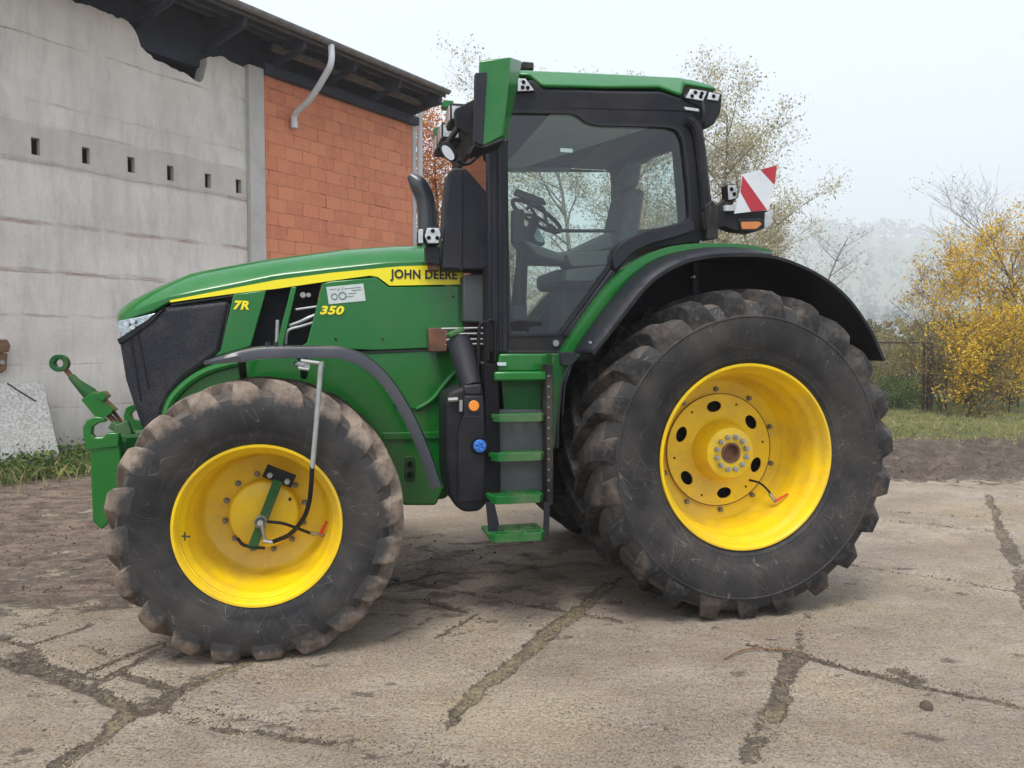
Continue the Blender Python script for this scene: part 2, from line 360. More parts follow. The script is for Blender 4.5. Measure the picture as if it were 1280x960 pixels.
def plate(name, loops, y0, y1, mat, parent=None, plane='xz', bevel=0, smooth=35):
    """flat plate with holes: loops[0] the outline, the others the holes; thickness from y0 to y1"""
    cu = bpy.data.curves.new('tmp', 'CURVE'); cu.dimensions = '2D'; cu.fill_mode = 'BOTH'; cu.extrude = abs(y1 - y0) / 2
    for lp in loops:
        sp = cu.splines.new('POLY'); sp.points.add(len(lp) - 1); sp.use_cyclic_u = True
        for i, (a, b) in enumerate(lp): sp.points[i].co = (a, b, 0, 1)
    ob = bpy.data.objects.new('tmp', cu); COL.objects.link(ob); bpy.context.view_layer.update()
    me = bpy.data.meshes.new_from_object(ob.evaluated_get(bpy.context.evaluated_depsgraph_get()))
    bpy.data.objects.remove(ob); bpy.data.curves.remove(cu)
    mid = (y0 + y1) / 2
    for v in me.vertices:
        a, b, c = v.co
        v.co = (a, mid - c, b) if plane == 'xz' else ((a, b, mid + c) if plane == 'xy' else (mid + c, a, b))
    me.materials.clear(); me.materials.append(M[mat])
    bm = bmesh.new(); bm.from_mesh(me); bmesh.ops.remove_doubles(bm, verts=bm.verts, dist=1e-5); bmesh.ops.recalc_face_normals(bm, faces=bm.faces); bm.to_mesh(me); bm.free()
    me.name = name; o = bpy.data.objects.new(name, me); COL.objects.link(o)
    if smooth: me.polygons.foreach_set('use_smooth', [True] * len(me.polygons)); me.set_sharp_from_angle(angle=R(smooth))
    if parent: o.parent = parent
    if bevel:
        b = o.modifiers.new('bevel', 'BEVEL'); b.width = bevel; b.segments = 2; b.limit_method = 'ANGLE'; b.angle_limit = R(50)
    return o

def text(name, body, size, mat, parent, loc, sx=1.0, bold=.0, shear=0, thick=.0015, rot=0):
    cu = bpy.data.curves.new('tmp', 'FONT'); cu.body = body; cu.size = size; cu.offset = bold; cu.extrude = thick; cu.shear = shear; cu.space_character = 1.08
    ob = bpy.data.objects.new('tmp', cu); COL.objects.link(ob); bpy.context.view_layer.update()
    me = bpy.data.meshes.new_from_object(ob.evaluated_get(bpy.context.evaluated_depsgraph_get()))
    bpy.data.objects.remove(ob); bpy.data.curves.remove(cu)
    for v in me.vertices:
        a, b, c = v.co; v.co = (a * sx, -c, b)
    me.materials.clear(); me.materials.append(M[mat]); me.name = name
    o = bpy.data.objects.new(name, me); COL.objects.link(o); o.location = loc; o.parent = parent; o.rotation_euler = (0, rot, 0)
    return o

def rnd_poly(poly, r, n=4):                    # round the corners of an outline
    out = []; m = len(poly)
    for i in range(m):
        p = Vector(poly[i]).to_2d() if len(poly[i]) > 2 else Vector(poly[i]); a = Vector(poly[i - 1]); b = Vector(poly[(i + 1) % m])
        da = (a - p); db = (b - p); ra = min(r, da.length * .45); rb = min(r, db.length * .45)
        s = p + da.normalized() * ra; e = p + db.normalized() * rb
        for k in range(n + 1):
            t = k / n; q = s * (1 - t) ** 2 + p * 2 * t * (1 - t) + e * t * t; out.append((q.x, q.y))
    return out
def circ(cx, cz, r, n=24, rz=None, rot=0):
    rz = rz or r; o = []
    for k in range(n):
        t = 2 * math.pi * k / n; a = r * math.cos(t); b = rz * math.sin(t)
        o.append((cx + a * math.cos(rot) - b * math.sin(rot), cz + a * math.sin(rot) + b * math.cos(rot)))
    return o

def empty(name, loc=(0, 0, 0), rz=0):
    o = bpy.data.objects.new(name, None); COL.objects.link(o); o.location = loc; o.rotation_euler = (0, 0, rz); o.empty_display_size = .2; return o
def tag(o, label=None, cat=None, group=None, kind=None):
    if label: o['label'] = label
    if cat: o['category'] = cat
    if group: o['group'] = group
    if kind: o['kind'] = kind
    return o
# ================================================================== TRACTOR
T = empty('tractor', ORG, YAW)
tag(T, 'green farm tractor with yellow wheels parked on the muddy concrete yard', 'tractor')

def tyre_mesh(Rl, yo, prof, nl, lug, hw_t, hw_b, wz, lugmat, twist):
    """carcass of revolution with chevron lugs; wz = height of the hub above the ground, flattened there"""
    mb = MB(); full = prof + [(r, -y) for r, y in prof[::-1]]
    mb.lathe(full, n=120, mi=0)
    k = len(prof); nseg = 120
    for i, (a, b) in enumerate(zip(full[:-1], full[1:])):      # crown faces are tread
        if min(a[0], b[0]) > lug['tread_r']:
            for q in range(nseg): mb.m[i * nseg + q] = 1
    path = lug['path']
    for side in (1, -1):
        for j in range(nl):
            t0 = 2 * math.pi * (j + (.5 if side < 0 else 0)) / nl + .07 + rnd.uniform(-.006, .006)
            vs = []
            for (y, rt, rb, dph, wt, wb) in path:
                wj = rnd.uniform(.94, 1.06)
                for (rr, off) in ((rb - .02, -wb), (rt, -wt * wj), (rt, wt * wj), (rb - .02, wb)):
                    t = t0 + dph * twist + off / rr
                    vs.append((rr * math.cos(t), y * side, rr * math.sin(t)))
            fs = []; n = len(path)
            for i in range(n - 1):
                for c in range(3):
                    q = (i * 4 + c, i * 4 + c + 1, (i + 1) * 4 + c + 1, (i + 1) * 4 + c)
                    fs.append(q if side > 0 else q[::-1])
            e0 = (3, 2, 1, 0); e1 = tuple((n - 1) * 4 + c for c in range(4))
            fs.append(e0 if side > 0 else e0[::-1]); fs.append(e1 if side > 0 else e1[::-1])
            mb.add(vs, fs, 2)
    v2 = []
    for (x, y, z) in mb.v:                      # settle on the ground
        lo = -wz
        if z < lo + .05:
            d = max(0, lo + .004 - z); z2 = max(z, lo + .004 + (z - lo) * 0)
            z = z2; y *= 1 + d * .5
        v2.append((x, y, z))
    mb.v = v2
    return mb

# ---- rear wheel
def rear_wheel():
    w = MB()
    w.lathe([(.545, -.295), (.566, -.308), (.573, -.322), (.568, -.331), (.556, -.330), (.545, -.316), (.538, -.285), (.530, -.262), (.514, -.245), (.508, -.215),
             (.506, -.16), (.492, -.135), (.488, -.09), (.486, -.02), (.478, .015), (.466, .03), (.456, .058), (.42, .062), (.366, .062)], n=96)
    w.lathe([(.366, .062), (.368, .05), (.362, .044)], n=96)
    w.lathe([(.215, .040), (.200, .030), (.182, -.04), (.168, -.088), (.160, -.108), (.148, -.114), (.065, -.114)], n=64)
    w.lathe([(.545, -.295), (.50, .1), (.49, .3), (.545, .33)], n=64)
    o = w.build('wheel', 'yellow_paint', T, smooth=40, loc=(0, -.895, .985), recalc=False)
    loops = [circ(0, 0, .364, 72), circ(0, 0, .20, 48)]
    for k in range(6):
        a = R(98 + 60 * k); loops.append(circ(.287 * math.cos(a), .287 * math.sin(a), .052, 20, .036, a + math.pi / 2))
        a2 = a + R(30); loops.append(circ(.317 * math.cos(a2), .317 * math.sin(a2), .0085, 10))
    plate('wheel_disc', loops, .040, .050, 'yellow_paint', o, smooth=30)
    q = MB(); q.lathe([(.366, .040), (.370, .040), (.370, .046), (.366, .046), (.366, .040)], n=90); q.build('rust_line', 'rusty', o)
    c = MB(); c.disc((0, 0), .45, .12, .14, 40); c.lathe([(.30, .16), (.34, .3)], n=40); c.disc((0, 0), .36, .30, .32, 40); c.build('hole_backing', 'engine_dark', o)  # near-black disc added behind the rim holes to keep them dark
    hub = MB(); hub.lathe([(.066, -.118), (.052, -.119), (.050, -.075)], n=32); hub.disc((0, 0), .052, -.085, -.06, 32)
    hub.build('axle_end', 'rusty', o)
    for k in range(12):
        a = R(15 + 30 * k); b = MB(); b.disc((.105 * math.cos(a), .105 * math.sin(a)), .0165, -.142, -.112, 6); b.disc((.105 * math.cos(a), .105 * math.sin(a)), .009, -.156, -.14, 10)
        b.build('wheel_nut', 'galvanised', o, smooth=30)
    for k in range(10):
        a = R(93 + 36 * k); b = MB(); b.disc((.398 * math.cos(a), .398 * math.sin(a)), .017, .053, .061, 16); b.disc((.398 * math.cos(a), .398 * math.sin(a)), .0125, .034, .054, 6)
        b.build('rim_bolt', 'worn_bolt', o, smooth=30)
    pr = [(.548, -.300), (.575, -.318), (.596, -.334), (.600, -.340), (.606, -.338), (.64, -.352), (.652, -.3535), (.66, -.360), (.72, -.374), (.79, -.380), (.845, -.376), (.853, -.381), (.861, -.376), (.90, -.362), (.935, -.335), (.957, -.28), (.966, -.15), (.97, 0)]
    lug = {'tread_r': .93, 'path': [(-.03 + .06, 1.022, .97, .31, .020, .034), (-.06, 1.03, .97, .235, .026, .045), (-.15, 1.03, .966, .155, .029, .050), (-.24, 1.027, .96, .075, .033, .056),
                                    (-.310, 1.020, .945, .018, .044, .074), (-.348, .994, .925, -.006, .052, .084), (-.369, .945, .895, -.018, .056, .086), (-.377, .905, .880, -.022, .052, .074), (-.374, .868, .86, -.022, .040, .055)]}
    lug['path'] = [(-y if False else y, *r) for y, *r in lug['path']]
    t = tyre_mesh(1.03, 0, pr, 23, lug, 0, 0, .985, 'tyre_tread', 1.0)
    t.build('tyre', ['tyre_sidewall', 'tyre_tread', 'lug_rubber'], o, smooth=32, recalc=True, bevel=.006, seg=1)
    # tyre-pressure hose of the rear wheel
    def q(px, py, yl): x, y, z = L3(px, py, yl); return (x, y + .895, z - .985)
    h = MB(); h.tube(smooth_path([q(937, 600, -.86), q(950, 604, -.92), q(960, 613, -.97), q(969, 625, -1.0)], 5), .0075, 8); h.build('valve_hose', 'hose_rubber', o)
    h = MB(); h.tube([q(962, 617, -.985), q(970, 628, -1.0)], .012, 8); h.build('hose_coupling', 'steel', o)
    h = MB(); h.tube([q(970, 626, -1.01), q(985, 617, -1.03)], [.009, .006], 8); h.build('valve_lever', 'red_plastic', o)
    h = MB(); h.disc((0, 0), .001, 0, .0001, 3)
    return o
rw = rear_wheel()

def front_wheel():
    xf, wz, yc = -2.838, .715, -.96
    w = MB()
    w.lathe([(.40, -.26), (.422, -.272), (.434, -.288), (.430, -.297), (.418, -.296), (.408, -.283), (.402, -.255), (.396, -.235), (.380, -.220), (.374, -.195),
             (.372, -.15), (.360, -.13), (.352, -.04), (.346, .02), (.338, .065), (.326, .082), (.318, .086), (.19, .092)], n=96)
    w.lathe([(.192, .095), (.190, .012), (.184, .002), (.174, -.002), (.10, -.006), (.001, -.007)], n=64)
    w.lathe([(.40, -.26), (.37, .1), (.37, .22), (.41, .27)], n=64)
    o = w.build('wheel', 'yellow_paint', T, smooth=40, loc=(xf, yc, wz))
    for k in range(12):
        a = R(30 * k + 11); b = MB(); b.disc((.222 * math.cos(a), .222 * math.sin(a)), .017, .084, .094, 16); b.disc((.222 * math.cos(a), .222 * math.sin(a)), .012, .064, .085, 6)
        b.build('wheel_nut', 'worn_bolt', o, smooth=30)
    pr = [(.404, -.262), (.425, -.284), (.45, -.303), (.49, -.318), (.50, -.3185), (.508, -.324), (.56, -.334), (.61, -.334), (.655, -.322), (.68, -.303), (.700, -.27), (.712, -.20), (.718, -.1), (.72, 0)]
    lug = {'tread_r': .655, 'path': [(.03, .764, .715, .36, .018, .030), (-.05, .772, .715, .27, .024, .042), (-.13, .772, .712, .175, .027, .046), (-.20, .770, .706, .09, .031, .052),
                                    (-.262, .760, .695, .025, .046, .072), (-.298, .736, .675, .000, .058, .086), (-.320, .702, .66, -.014, .060, .086), (-.3315, .672, .650, -.020, .050, .070), (-.3305, .640, .63, -.022, .030, .042)]}
    t = tyre_mesh(.77, 0, pr, 20, lug, 0, 0, wz, 'muddy_lug', 1.0)
    t.build('tyre', ['tyre_sidewall', 'tyre_tread', 'muddy_lug'], o, smooth=32, recalc=True, bevel=.006, seg=1)
    def q(px, py, yl): x, y, z = L3(px, py, yl); return (x - xf, y - yc, z - wz)
    y1 = -1.03
    a = Vector(q(348, 600, y1)); b = Vector(q(315, 686, y1)); d = (b - a).normalized(); nrm = Vector((-d.z, 0, d.x))
    m = MB(); m.obox(a, b, .052, .03, up=(0, 1, 0)); m.build('hose_bracket', 'green_cast', o, bevel=.003)
    m = MB(); m.obox(q(331, 588, y1 + .03), q(367, 602, y1 + .03), .075, .018, up=(0, 1, 0)); m.build('bracket_plate', 'black_plastic', o, bevel=.003)
    for px, py in ((337.5, 594), (359, 602)):
        x, y, z = q(px, py, y1); m = MB(); m.disc((x, z), .016, y - .012, y + .02, 6); m.disc((x, z), .010, y - .018, y, 12); m.build('bracket_bolt', 'galvanised', o)
    x, y, z = q(326.5, 651, y1); m = MB(); m.lathe([(.015, y - .02), (.030, y - .045), (.036, y - .03), (.036, y + .0)], x, z, 24); m.disc((x, z), .016, y - .06, y, 16); m.build('swivel_joint', 'galvanised', o)
    m = MB(); m.tube([q(327, 655, y1 - .05), q(331, 675, y1 - .05)], [.012, .009], 10); m.tube([q(329, 676, y1 - .05), q(341, 678, y1 - .05)], .013, 8); m.build('hose_elbow', 'steel', o)
    m = MB(); m.tube(smooth_path([q(333, 652, y1 - .03), q(352, 654, y1 - .04), q(368, 659, y1 - .02), q(392, 668, y1 + .02)], 5), .0085, 8); m.build('valve_hose', 'hose_rubber', o)
    m = MB(); m.tube([q(388, 666, y1), q(408, 670, y1 + .02)], .010, 8); m.build('hose_coupling', 'steel', o)
    m = MB(); m.tube([q(401, 667, y1 - .01), q(408, 652, y1 - .03)], [.011, .008], 8); m.build('valve_lever', 'red_plastic', o)
    m = MB(); m.tube(smooth_path([q(297, 673, y1 + .02), q(304, 681, y1), q(318, 684, y1 - .01), q(331, 685, y1)], 4), .009, 8); m.build('hose_clip', 'hose_rubber', o)
    x, y, z = q(231, 670, -1.22); m = MB(); m.tube([q(227, 670, -1.235), q(238, 671, -1.235)], .005, 6); m.tube([q(231, 665, -1.235), q(231, 676, -1.235)], .004, 6); m.build('valve_stem', 'dark_metal', o)
    x, y, z = q(359, 634, -1.19); m = MB(); m.disc((x, z), .009, -.012, 0, 10); m.build('hub_plug', 'dark_metal', o)
    return o
fw = front_wheel()
def far_copy(o, keep):
    c = o.copy(); COL.objects.link(c); c.location = (o.location.x, -o.location.y, o.location.z); c.scale = (1, -1, 1); c.parent = T
    for ch in [k for k in T.users_scene[0].objects if k.parent == o]:
        if ch.name.split('.')[0] in keep:
            d = ch.copy(); COL.objects.link(d); d.parent = c
far_copy(rw, ('tyre', 'wheel_disc')); far_copy(fw, ('tyre',))

# ---- axles, engine and chassis
m = MB(); m.lathe([(.16, -.62), (.20, -.40), (.30, -.34), (.30, .34), (.20, .40), (.16, .62)], 0, .985, 24, cap0=True, cap1=True); m.build('rear_axle', 'dark_metal', T)
m = MB(); m.box(-1.55, .35, -.33, .33, .62, 1.5); m.build('gearbox', 'engine_dark', T, bevel=.03)
m = MB(); m.obox((-2.838, -.62, .715), (-2.838, .62, .715), .22, .20); m.lathe([(.14, -.70), (.17, -.58)], -2.838, .715, 20, cap0=True, cap1=True); m.lathe([(.14, .70), (.17, .58)], -2.838, .715, 20, cap0=True, cap1=True)
m.build('front_axle', 'green_cast', T, bevel=.02)
m = MB(); m.box(-3.40, -1.62, -.36, .36, .95, 1.95); m.build('engine', 'engine_dark', T, bevel=.02)

ys = -.42
ch = pl([(208, 510), (216, 495), (232, 477), (258, 459), (300, 449), (420, 438), (470, 440), (579, 434), (590, 470), (560, 560), (560, 600), (545, 632), (505, 632), (488, 600), (470, 600), (400, 560), (300, 520), (235, 520)], ys)
m = MB(); m.prism(ch, ys, ys + .05); m.prism([(x, z) for x, z in ch], -ys - .05, -ys); m.build('side_frame', 'green_paint', T, bevel=.015, seg=3)
m = MB(); m.box(-3.3, -1.7, -.34, .34, L(520, 628, -.36)[1], 1.2); m.build('oil_pan', 'green_cast', T, bevel=.05, seg=3)
m = MB()      # raised rib and pressed bulge of the frame
m.tube(smooth_path([L3(520, 512, ys - .005), L3(540, 500, ys - .012), L3(556, 480, ys - .012), L3(572, 462, ys - .008)], 4), .018, 8)
m.tube([L3(492, 504, ys - .004), L3(523, 511, ys - .004)], .012, 8)
m.prism(rnd_poly(pl([(478, 541), (560, 539), (560, 548), (480, 550)], ys), .01), ys - .012, ys + .01)
m.build('frame_rib', 'green_paint', T, bevel=.006)
m = MB(); hp = pl([(505, 570), (519, 570), (519, 602), (505, 602)], ys - .004)
m.prism(rnd_poly(hp, .03), ys - .012, ys + .01); m.build('frame_boss', 'green_cast', T, bevel=.006)
for py in (580, 593): m = MB(); m.disc(L(512, py, ys), .02, ys - .018, ys, 16); m.build('frame_hole', 'engine_dark', T)

# ---- bonnet
def interp(tab, x):
    tab = sorted(tab)
    if x <= tab[0][0]: return tab[0][1]
    for (a, b), (c, d) in zip(tab[:-1], tab[1:]):
        if x <= c: return b + (d - b) * (x - a) / (c - a)
    return tab[-1][1]
crease = pl([(143, 394), (165, 388), (212, 370), (240, 364), (292, 354), (345, 343), (414, 335), (478, 328), (530, 326), (579, 327)], ys)
sil = pl([(143, 388), (160, 377), (205, 356), (240, 342), (330, 326), (430, 313), (490, 309), (530, 308), (579, 310)], -.22)
low = pl([(143, 404), (178, 394), (196, 388), (212, 378), (296, 366), (405, 352), (470, 345), (487, 357), (579, 355)], ys)
xr = L(579, 330, ys)[0]; xf_ = L(143, 392, -.30)[0]
st = [xf_, xf_ + .03, xf_ + .08, xf_ + .15, xf_ + .25]; st += [st[-1] + (xr - st[-1]) * k / 22 for k in range(1, 23)]
m = MB(); vs = []; nr = 0
for i, x in enumerate(st):
    w = .42 * min(1, (.60 + .40 * math.sin(min(1, i / 4) * math.pi / 2)))
    zc = interp(crease, x); zs = max(interp(sil, x), zc + .015); zl = interp(low, x)
    half = [(-w + .012, zl), (-w, zl + .01), (-w, zc - .006), (-w + .006, zc + .004), (-w * .80, zc + (zs - zc) * .62), (-w * .55, zs), (-w * .3, zs + .018), (0, zs + .024)]
    sec = half + [(-a, b) for a, b in half[-2::-1]]; nr = len(sec)
    vs += [(x, a, b) for a, b in sec]
fs = []
for i in range(len(st) - 1):
    for k in range(nr - 1): fs.append((i * nr + k, (i + 1) * nr + k, (i + 1) * nr + k + 1, i * nr + k + 1))
    fs.append((i * nr + nr - 1, (i + 1) * nr + nr - 1, (i + 1) * nr, i * nr))
fs.append(tuple(range(nr))); fs.append(tuple(range(len(st) * nr - 1, (len(st) - 1) * nr - 1, -1)))
m.add(vs, fs); m.build('bonnet', 'green_paint', T, smooth=28, recalc=True)
# yellow side stripe
top = [(212, 375.5), (240, 370), (292, 360), (345, 350), (414, 341), (478, 335), (500, 333), (530, 332), (578, 334)]
bot = [(578, 355.5), (487, 357), (472, 346), (462, 344.5), (414, 351), (345, 361), (292, 367), (240, 374), (213, 378)]
stripe = pl(top + bot, ys)
m = MB(); m.prism(stripe, ys - .003, ys + .001); m.build('side_stripe', 'yellow_decal', T, smooth=0); m = MB(); m.prism(stripe, -ys - .001, -ys + .003); m.build('side_stripe', 'yellow_decal', T, smooth=0)
tx, tz = L(489, 347.5, ys)
text('lettering', 'JOHN DEERE', .078, 'black_decal', T, (tx, ys - .0055, tz), sx=.90, bold=.0026)
tx, tz = L(291.5, 386.5, ys); text('lettering', '7R', .072, 'yellow_decal', T, (tx, ys - .018, tz), sx=1.1, bold=.003, shear=.25)
tx, tz = L(399.5, 392.5, ys); text('lettering', '350', .070, 'yellow_decal', T, (tx, ys - .018, tz), sx=1.28, bold=.003, shear=.25)
# side panels with the openings between them
def both(name, px, mat, y0=ys - .012, y1=ys + .02, bev=.006, mirror=True, rr=0, parent=None):
    p = pl(px, ys); m = MB(); m.prism(p, -y1, -y0); m.build(name, mat, T, bevel=bev)
    m = MB(); m.prism(p, y0, y1); return m.build(name, mat, T, bevel=bev)
both('bonnet_side_panel', [(403, 355), (412, 352), (470, 347), (486, 359), (578.5, 357), (578.5, 433.5), (470, 438), (375, 434), (384, 428)], 'green_paint')
both('bonnet_side_panel', [(292, 368), (333, 363), (314, 433), (268, 446), (276, 438)], 'green_paint')
both('bonnet_strut', [(364, 359), (371, 358), (354, 433), (345, 433)], 'green_paint', ys - .006, ys + .02)
m = MB(); m.prism(pl([(333, 363), (402, 353), (384, 434), (314, 434)], ys + .07), ys + .07, ys + .09); m.build('engine_shroud', 'engine_dark', T)
m = MB()
m.tube(smooth_path([L3(370, 387, -.40), L3(384, 385, -.41), L3(398, 383, -.40)], 3), .008, 8)
m.tube(smooth_path([L3(362, 407, -.40), L3(376, 402, -.41), L3(386, 397, -.41), L3(394, 394, -.40)], 3), .011, 8)
m.build('coolant_pipe', 'galvanised', T)
m = MB(); m.tube(smooth_path([L3(357, 430, -.40), L3(358, 418, -.41), L3(362, 412, -.41), L3(376, 408, -.41), L3(392, 403, -.40)], 4), .010, 8); m.tube([L3(347, 400, -.40), L3(346, 430, -.40)], .012, 8); m.build('fuel_pipe', 'galvanised', T)
m = MB(); m.disc(L(379, 369, -.38), .018, -.41, -.36, 12); m.disc(L(386, 369, -.38), .014, -.41, -.36, 12); m.build('sensor_plug', 'steel', T)
# panel seam under the bonnet side panel
m = MB(); m.obox(L3(440, 441, ys - .004), L3(578, 436, ys - .004), .006, .012); m.build('panel_gap', 'black_decal', T)
# grille
gp = pl([(147.5, 424), (164, 414), (186, 398), (205, 383), (288, 374.5), (276, 440), (256, 456), (232, 474), (214, 494), (206, 512), (205, 538), (178, 540), (165, 503), (156, 475)], ys)
m = MB(); m.prism(gp, ys - .004, -ys + .004); gr = m.build('front_grille', 'grille_screen', T, bevel=.035, seg=3)
for (a, b) in (((163, 420), (176, 500)), ((172, 414), (186, 486)), ((276, 438), (287, 380))):
    m = MB(); m.tube([L3(*a, ys - .006), L3(*b, ys - .006)], .006, 6); m.build('grille_rib', 'black_plastic', gr)
def mesh_rows():
    m = MB()
    zz = [L(200, y, ys)[1] for y in range(392, 500, 5)]
    for i, y in enumerate(range(392, 500, 5)):
        xl = max(150 + (y - 424) * .28, 205 - (y - 383) * 1.35 + 5); xr_ = min(287 - (y - 376) * .17, 276 if y < 442 else 276 - (y - 442) * 1.2)
        if xr_ - xl > 6: m.obox(L3(xl + 4, y, ys - .010), L3(xr_ - 3, y, ys - .010), .003, .003)
    return m
0 and mesh_rows().build('grille_mesh', 'black_plastic', gr, smooth=0)
hl = pl([(144.5, 401), (170, 396.5), (195, 391), (184, 401), (166, 412), (149, 423)], ys)
m = MB(); m.prism(hl, ys - .002, ys + .18)
v2 = []
for x, y, z in m.v: v2.append((x, y + max(0, -3.55 - x) * .22, z))
m.v = v2; h1 = m.build('headlight', 'lamp_chrome', T, bevel=.006)
m = MB(); m.prism([(x * .985 + hl[0][0] * .015, z) for x, z in hl], ys - .010, ys - .006); m.v = [(x, y + max(0, -3.55 - x) * .22, z) for x, y, z in m.v]; m.build('headlight_lens', 'light_glass', h1)
m = MB()
for px, py in ((166, 402), (166, 409), (158, 405)): m.disc(L(px, py, ys), .014, ys - .008, ys + .01, 12)
m.build('headlight_bulb', 'lamp_lens', h1)
c = h1.copy(); COL.objects.link(c); c.scale = (1, -1, 1)
m = MB(); m.prism(pl([(147, 424), (166, 413.5), (185, 402), (196, 392), (201, 388), (207, 384), (192, 402), (168, 420), (150, 431)], ys), ys - .014, ys + .01); m.build('grille_trim', 'black_plastic', T, bevel=.004)
# green arch bead over the front wheel
ap = [(207, 520), (212, 503), (222, 488), (240, 472), (262, 460), (290, 452), (305, 450)]
m = MB(); m.tube(smooth_path([L3(x, y + 3, ys - .01) for x, y in ap], 4), .028, 10); m.build('arch_bead', 'green_paint', T)
m = MB(); m.obox(L3(214, 381, ys - .001), L3(292, 369.5, ys - .001), .004, .008); m.build('shut_line', 'black_decal', T, smooth=0)
for px, py in ((566, 371), (566, 420), (478, 424), (420, 424)):
    m = MB(); m.disc(L(px, py, ys), .009, ys - .016, ys - .011, 10); m.build('panel_screw', 'dark_metal', T)
# transport sticker
sp = pl([(408, 359), (454, 354.5), (457, 376), (411, 380.5)], ys)
m = MB(); m.prism(sp, ys - .0155, ys - .0125); stk = m.build('data_sticker', 'sticker', T, smooth=0)
m = MB(); yy = ys - .0165
for (px, py, r) in ((418, 371, .020), (428, 370, .024), (423, 362, .007)):
    x, z = L(px, py, ys); m.lathe([(r, yy), (r, yy - .001), (r * .8, yy - .001), (r * .8, yy)], x, z, 16)
for a, b in (((432, 371), (442, 370)), ((428, 363), (428, 359)), ((430, 361), (451, 359)), ((440, 363), (452, 362)), ((435, 367), (445, 366)), ((412, 362), (420, 361))):
    m.obox(L3(*a, yy), L3(*b, yy), .0016, .0022)
m.build('sticker_print', 'black_decal', stk, smooth=0)

# ---- front fender
fp = [(254, 453), (275, 446), (300, 438.5), (330, 434), (380, 433.5), (420, 434), (440, 438), (458, 446), (475, 459), (492, 478), (510, 506), (525, 535), (540, 572), (552, 608)]
yo, yi = -1.17, -.66
pts = [Vector(L3(x, y, yo)) for x, y in fp]; sm = smooth_path(pts, 4)
m = MB(); n = len(sm); vs = []
for i, p in enumerate(sm):
    d = (sm[min(i + 1, n - 1)] - sm[max(i - 1, 0)]).normalized(); nn = Vector((-d.z, 0, d.x));
    if nn.z < 0: nn = -nn
    th = .008; k = min(1, i / 8); lip = .012 + .050 * k
    sec = [(yi, th), (yo + .05, th), (yo + .012, -.002), (yo, -.020 * k - .004), (yo, -lip), (yo + .008, -lip), (yo + .012, -.022), (yo + .055, -th), (yi, -th)]
    vs += [(p.x + nn.x * b, a, p.z + nn.z * b) for a, b in sec]
ns = 9; fs = []
for i in range(n - 1):
    for k in range(ns): fs.append((i * ns + k, (i + 1) * ns + k, (i + 1) * ns + (k + 1) % ns, i * ns + (k + 1) % ns))
fs.append(tuple(range(ns))); fs.append(tuple(range(n * ns - 1, (n - 1) * ns - 1, -1)))
m.add(vs, fs); ff = m.build('front_fender', 'fender_plastic', T, smooth=30, recalc=True)
m = MB(); m.tube([L3(300, 447, -.95), L3(302, 452, -.8), L3(304, 470, -.6), L3(310, 560, -.5)], .022, 8); m.tube([L3(375, 446, -1.1), L3(380, 450, -.8), L3(380, 470, -.55)], .022, 8); m.build('fender_bracket', 'dark_metal', T)
for px in (336, 346):
    m = MB(); x, z = L(px, 434, -1.05); m.tube([(x, -1.10, z), (x, -1.10, z + .028)], .014, 6); m.build('fender_bolt', 'black_decal', T)
c = ff.copy(); COL.objects.link(c); c.scale = (1, -1, 1)
# tyre inflation pipe down to the wheel hub
m = MB(); yq = -1.335
m.tube([L3(370, 455, -1.1), L3(384, 458, yq)], .016, 8); m.tube([L3(376, 451, yq), L3(399, 454, yq)], .010, 8); m.tube([L3(373, 460, yq), L3(386, 462, yq)], .008, 8)
m.tube([L3(401.5, 452, yq), L3(402, 458, yq)], .013, 8)
m.tube([L3(401, 456, yq), L3(398, 500, yq), L3(394, 545, yq), L3(390.5, 585, yq)], .0135, 10); m.build('air_pipe', 'galvanised', T)
m = MB(); m.tube(smooth_path([L3(390.3, 583, yq), L3(389, 605, yq), L3(386, 630, -1.30), L3(378, 650, -1.24), L3(362, 668, -1.14), L3(342, 677, -1.08)], 6), .0125, 10); m.build('air_hose', 'hose_rubber', T)

# ---- front linkage
m = MB()
yk = -.40
m.prism(rnd_poly(pl([(115, 545), (152, 545), (156, 600), (150, 640), (130, 660), (119, 650)], yk), .01), yk - .05, yk + .02)
m.build('linkage_arm', 'green_paint', T, bevel=.01)
m = MB(); hk = circ(*L(128, 538, yk), .098, 28); ix, iz = L(131, 532, yk)
hook = pl([(112, 560), (108, 545), (107, 533), (112, 524), (122, 520), (133, 521), (136, 526), (126, 528), (119, 533), (118, 541), (122, 546), (132, 546), (137, 540), (152, 540), (152, 557), (112, 560)], yk)
m.prism(hook, yk - .06, yk - .005); m.build('lower_link_hook', 'green_paint', T, bevel=.006)
m = MB(); hook2 = [(x + .0, z) for x, z in pl([(158, 545), (154, 520), (157, 510), (166, 505), (174, 510), (168, 513), (163, 518), (165, 524), (178, 527), (180, 552)], .30)]
m.prism(hook2, .30, .36); m.build('lower_link_hook', 'green_paint', T, bevel=.006)
m = MB(); m.obox(L3(148, 560, -.36), L3(160, 552, .34), .10, .10); m.obox(L3(152, 560, -.3), L3(200, 560, -.2), .12, .16); m.obox(L3(165, 560, .3), L3(200, 560, .2), .12, .16)
m.box(-3.62, -3.2, -.28, .28, .95, 1.12); m.build('linkage_frame', 'green_cast', T, bevel=.012)
m = MB(); a = L3(77, 455, 0); e = L3(145, 526, 0)
x, z = L(75, 454, 0); m.lathe([(.055, -.028), (.055, .028), (.026, .028), (.026, -.028), (.055, -.028)], x, z, 28); m.build('top_link_eye', 'green_cast', T, bevel=.004)
m = MB(); m.tube([L3(80, 459, 0), L3(92, 474, 0)], .016, 10); m.build('top_link_thread', 'rusty', T)
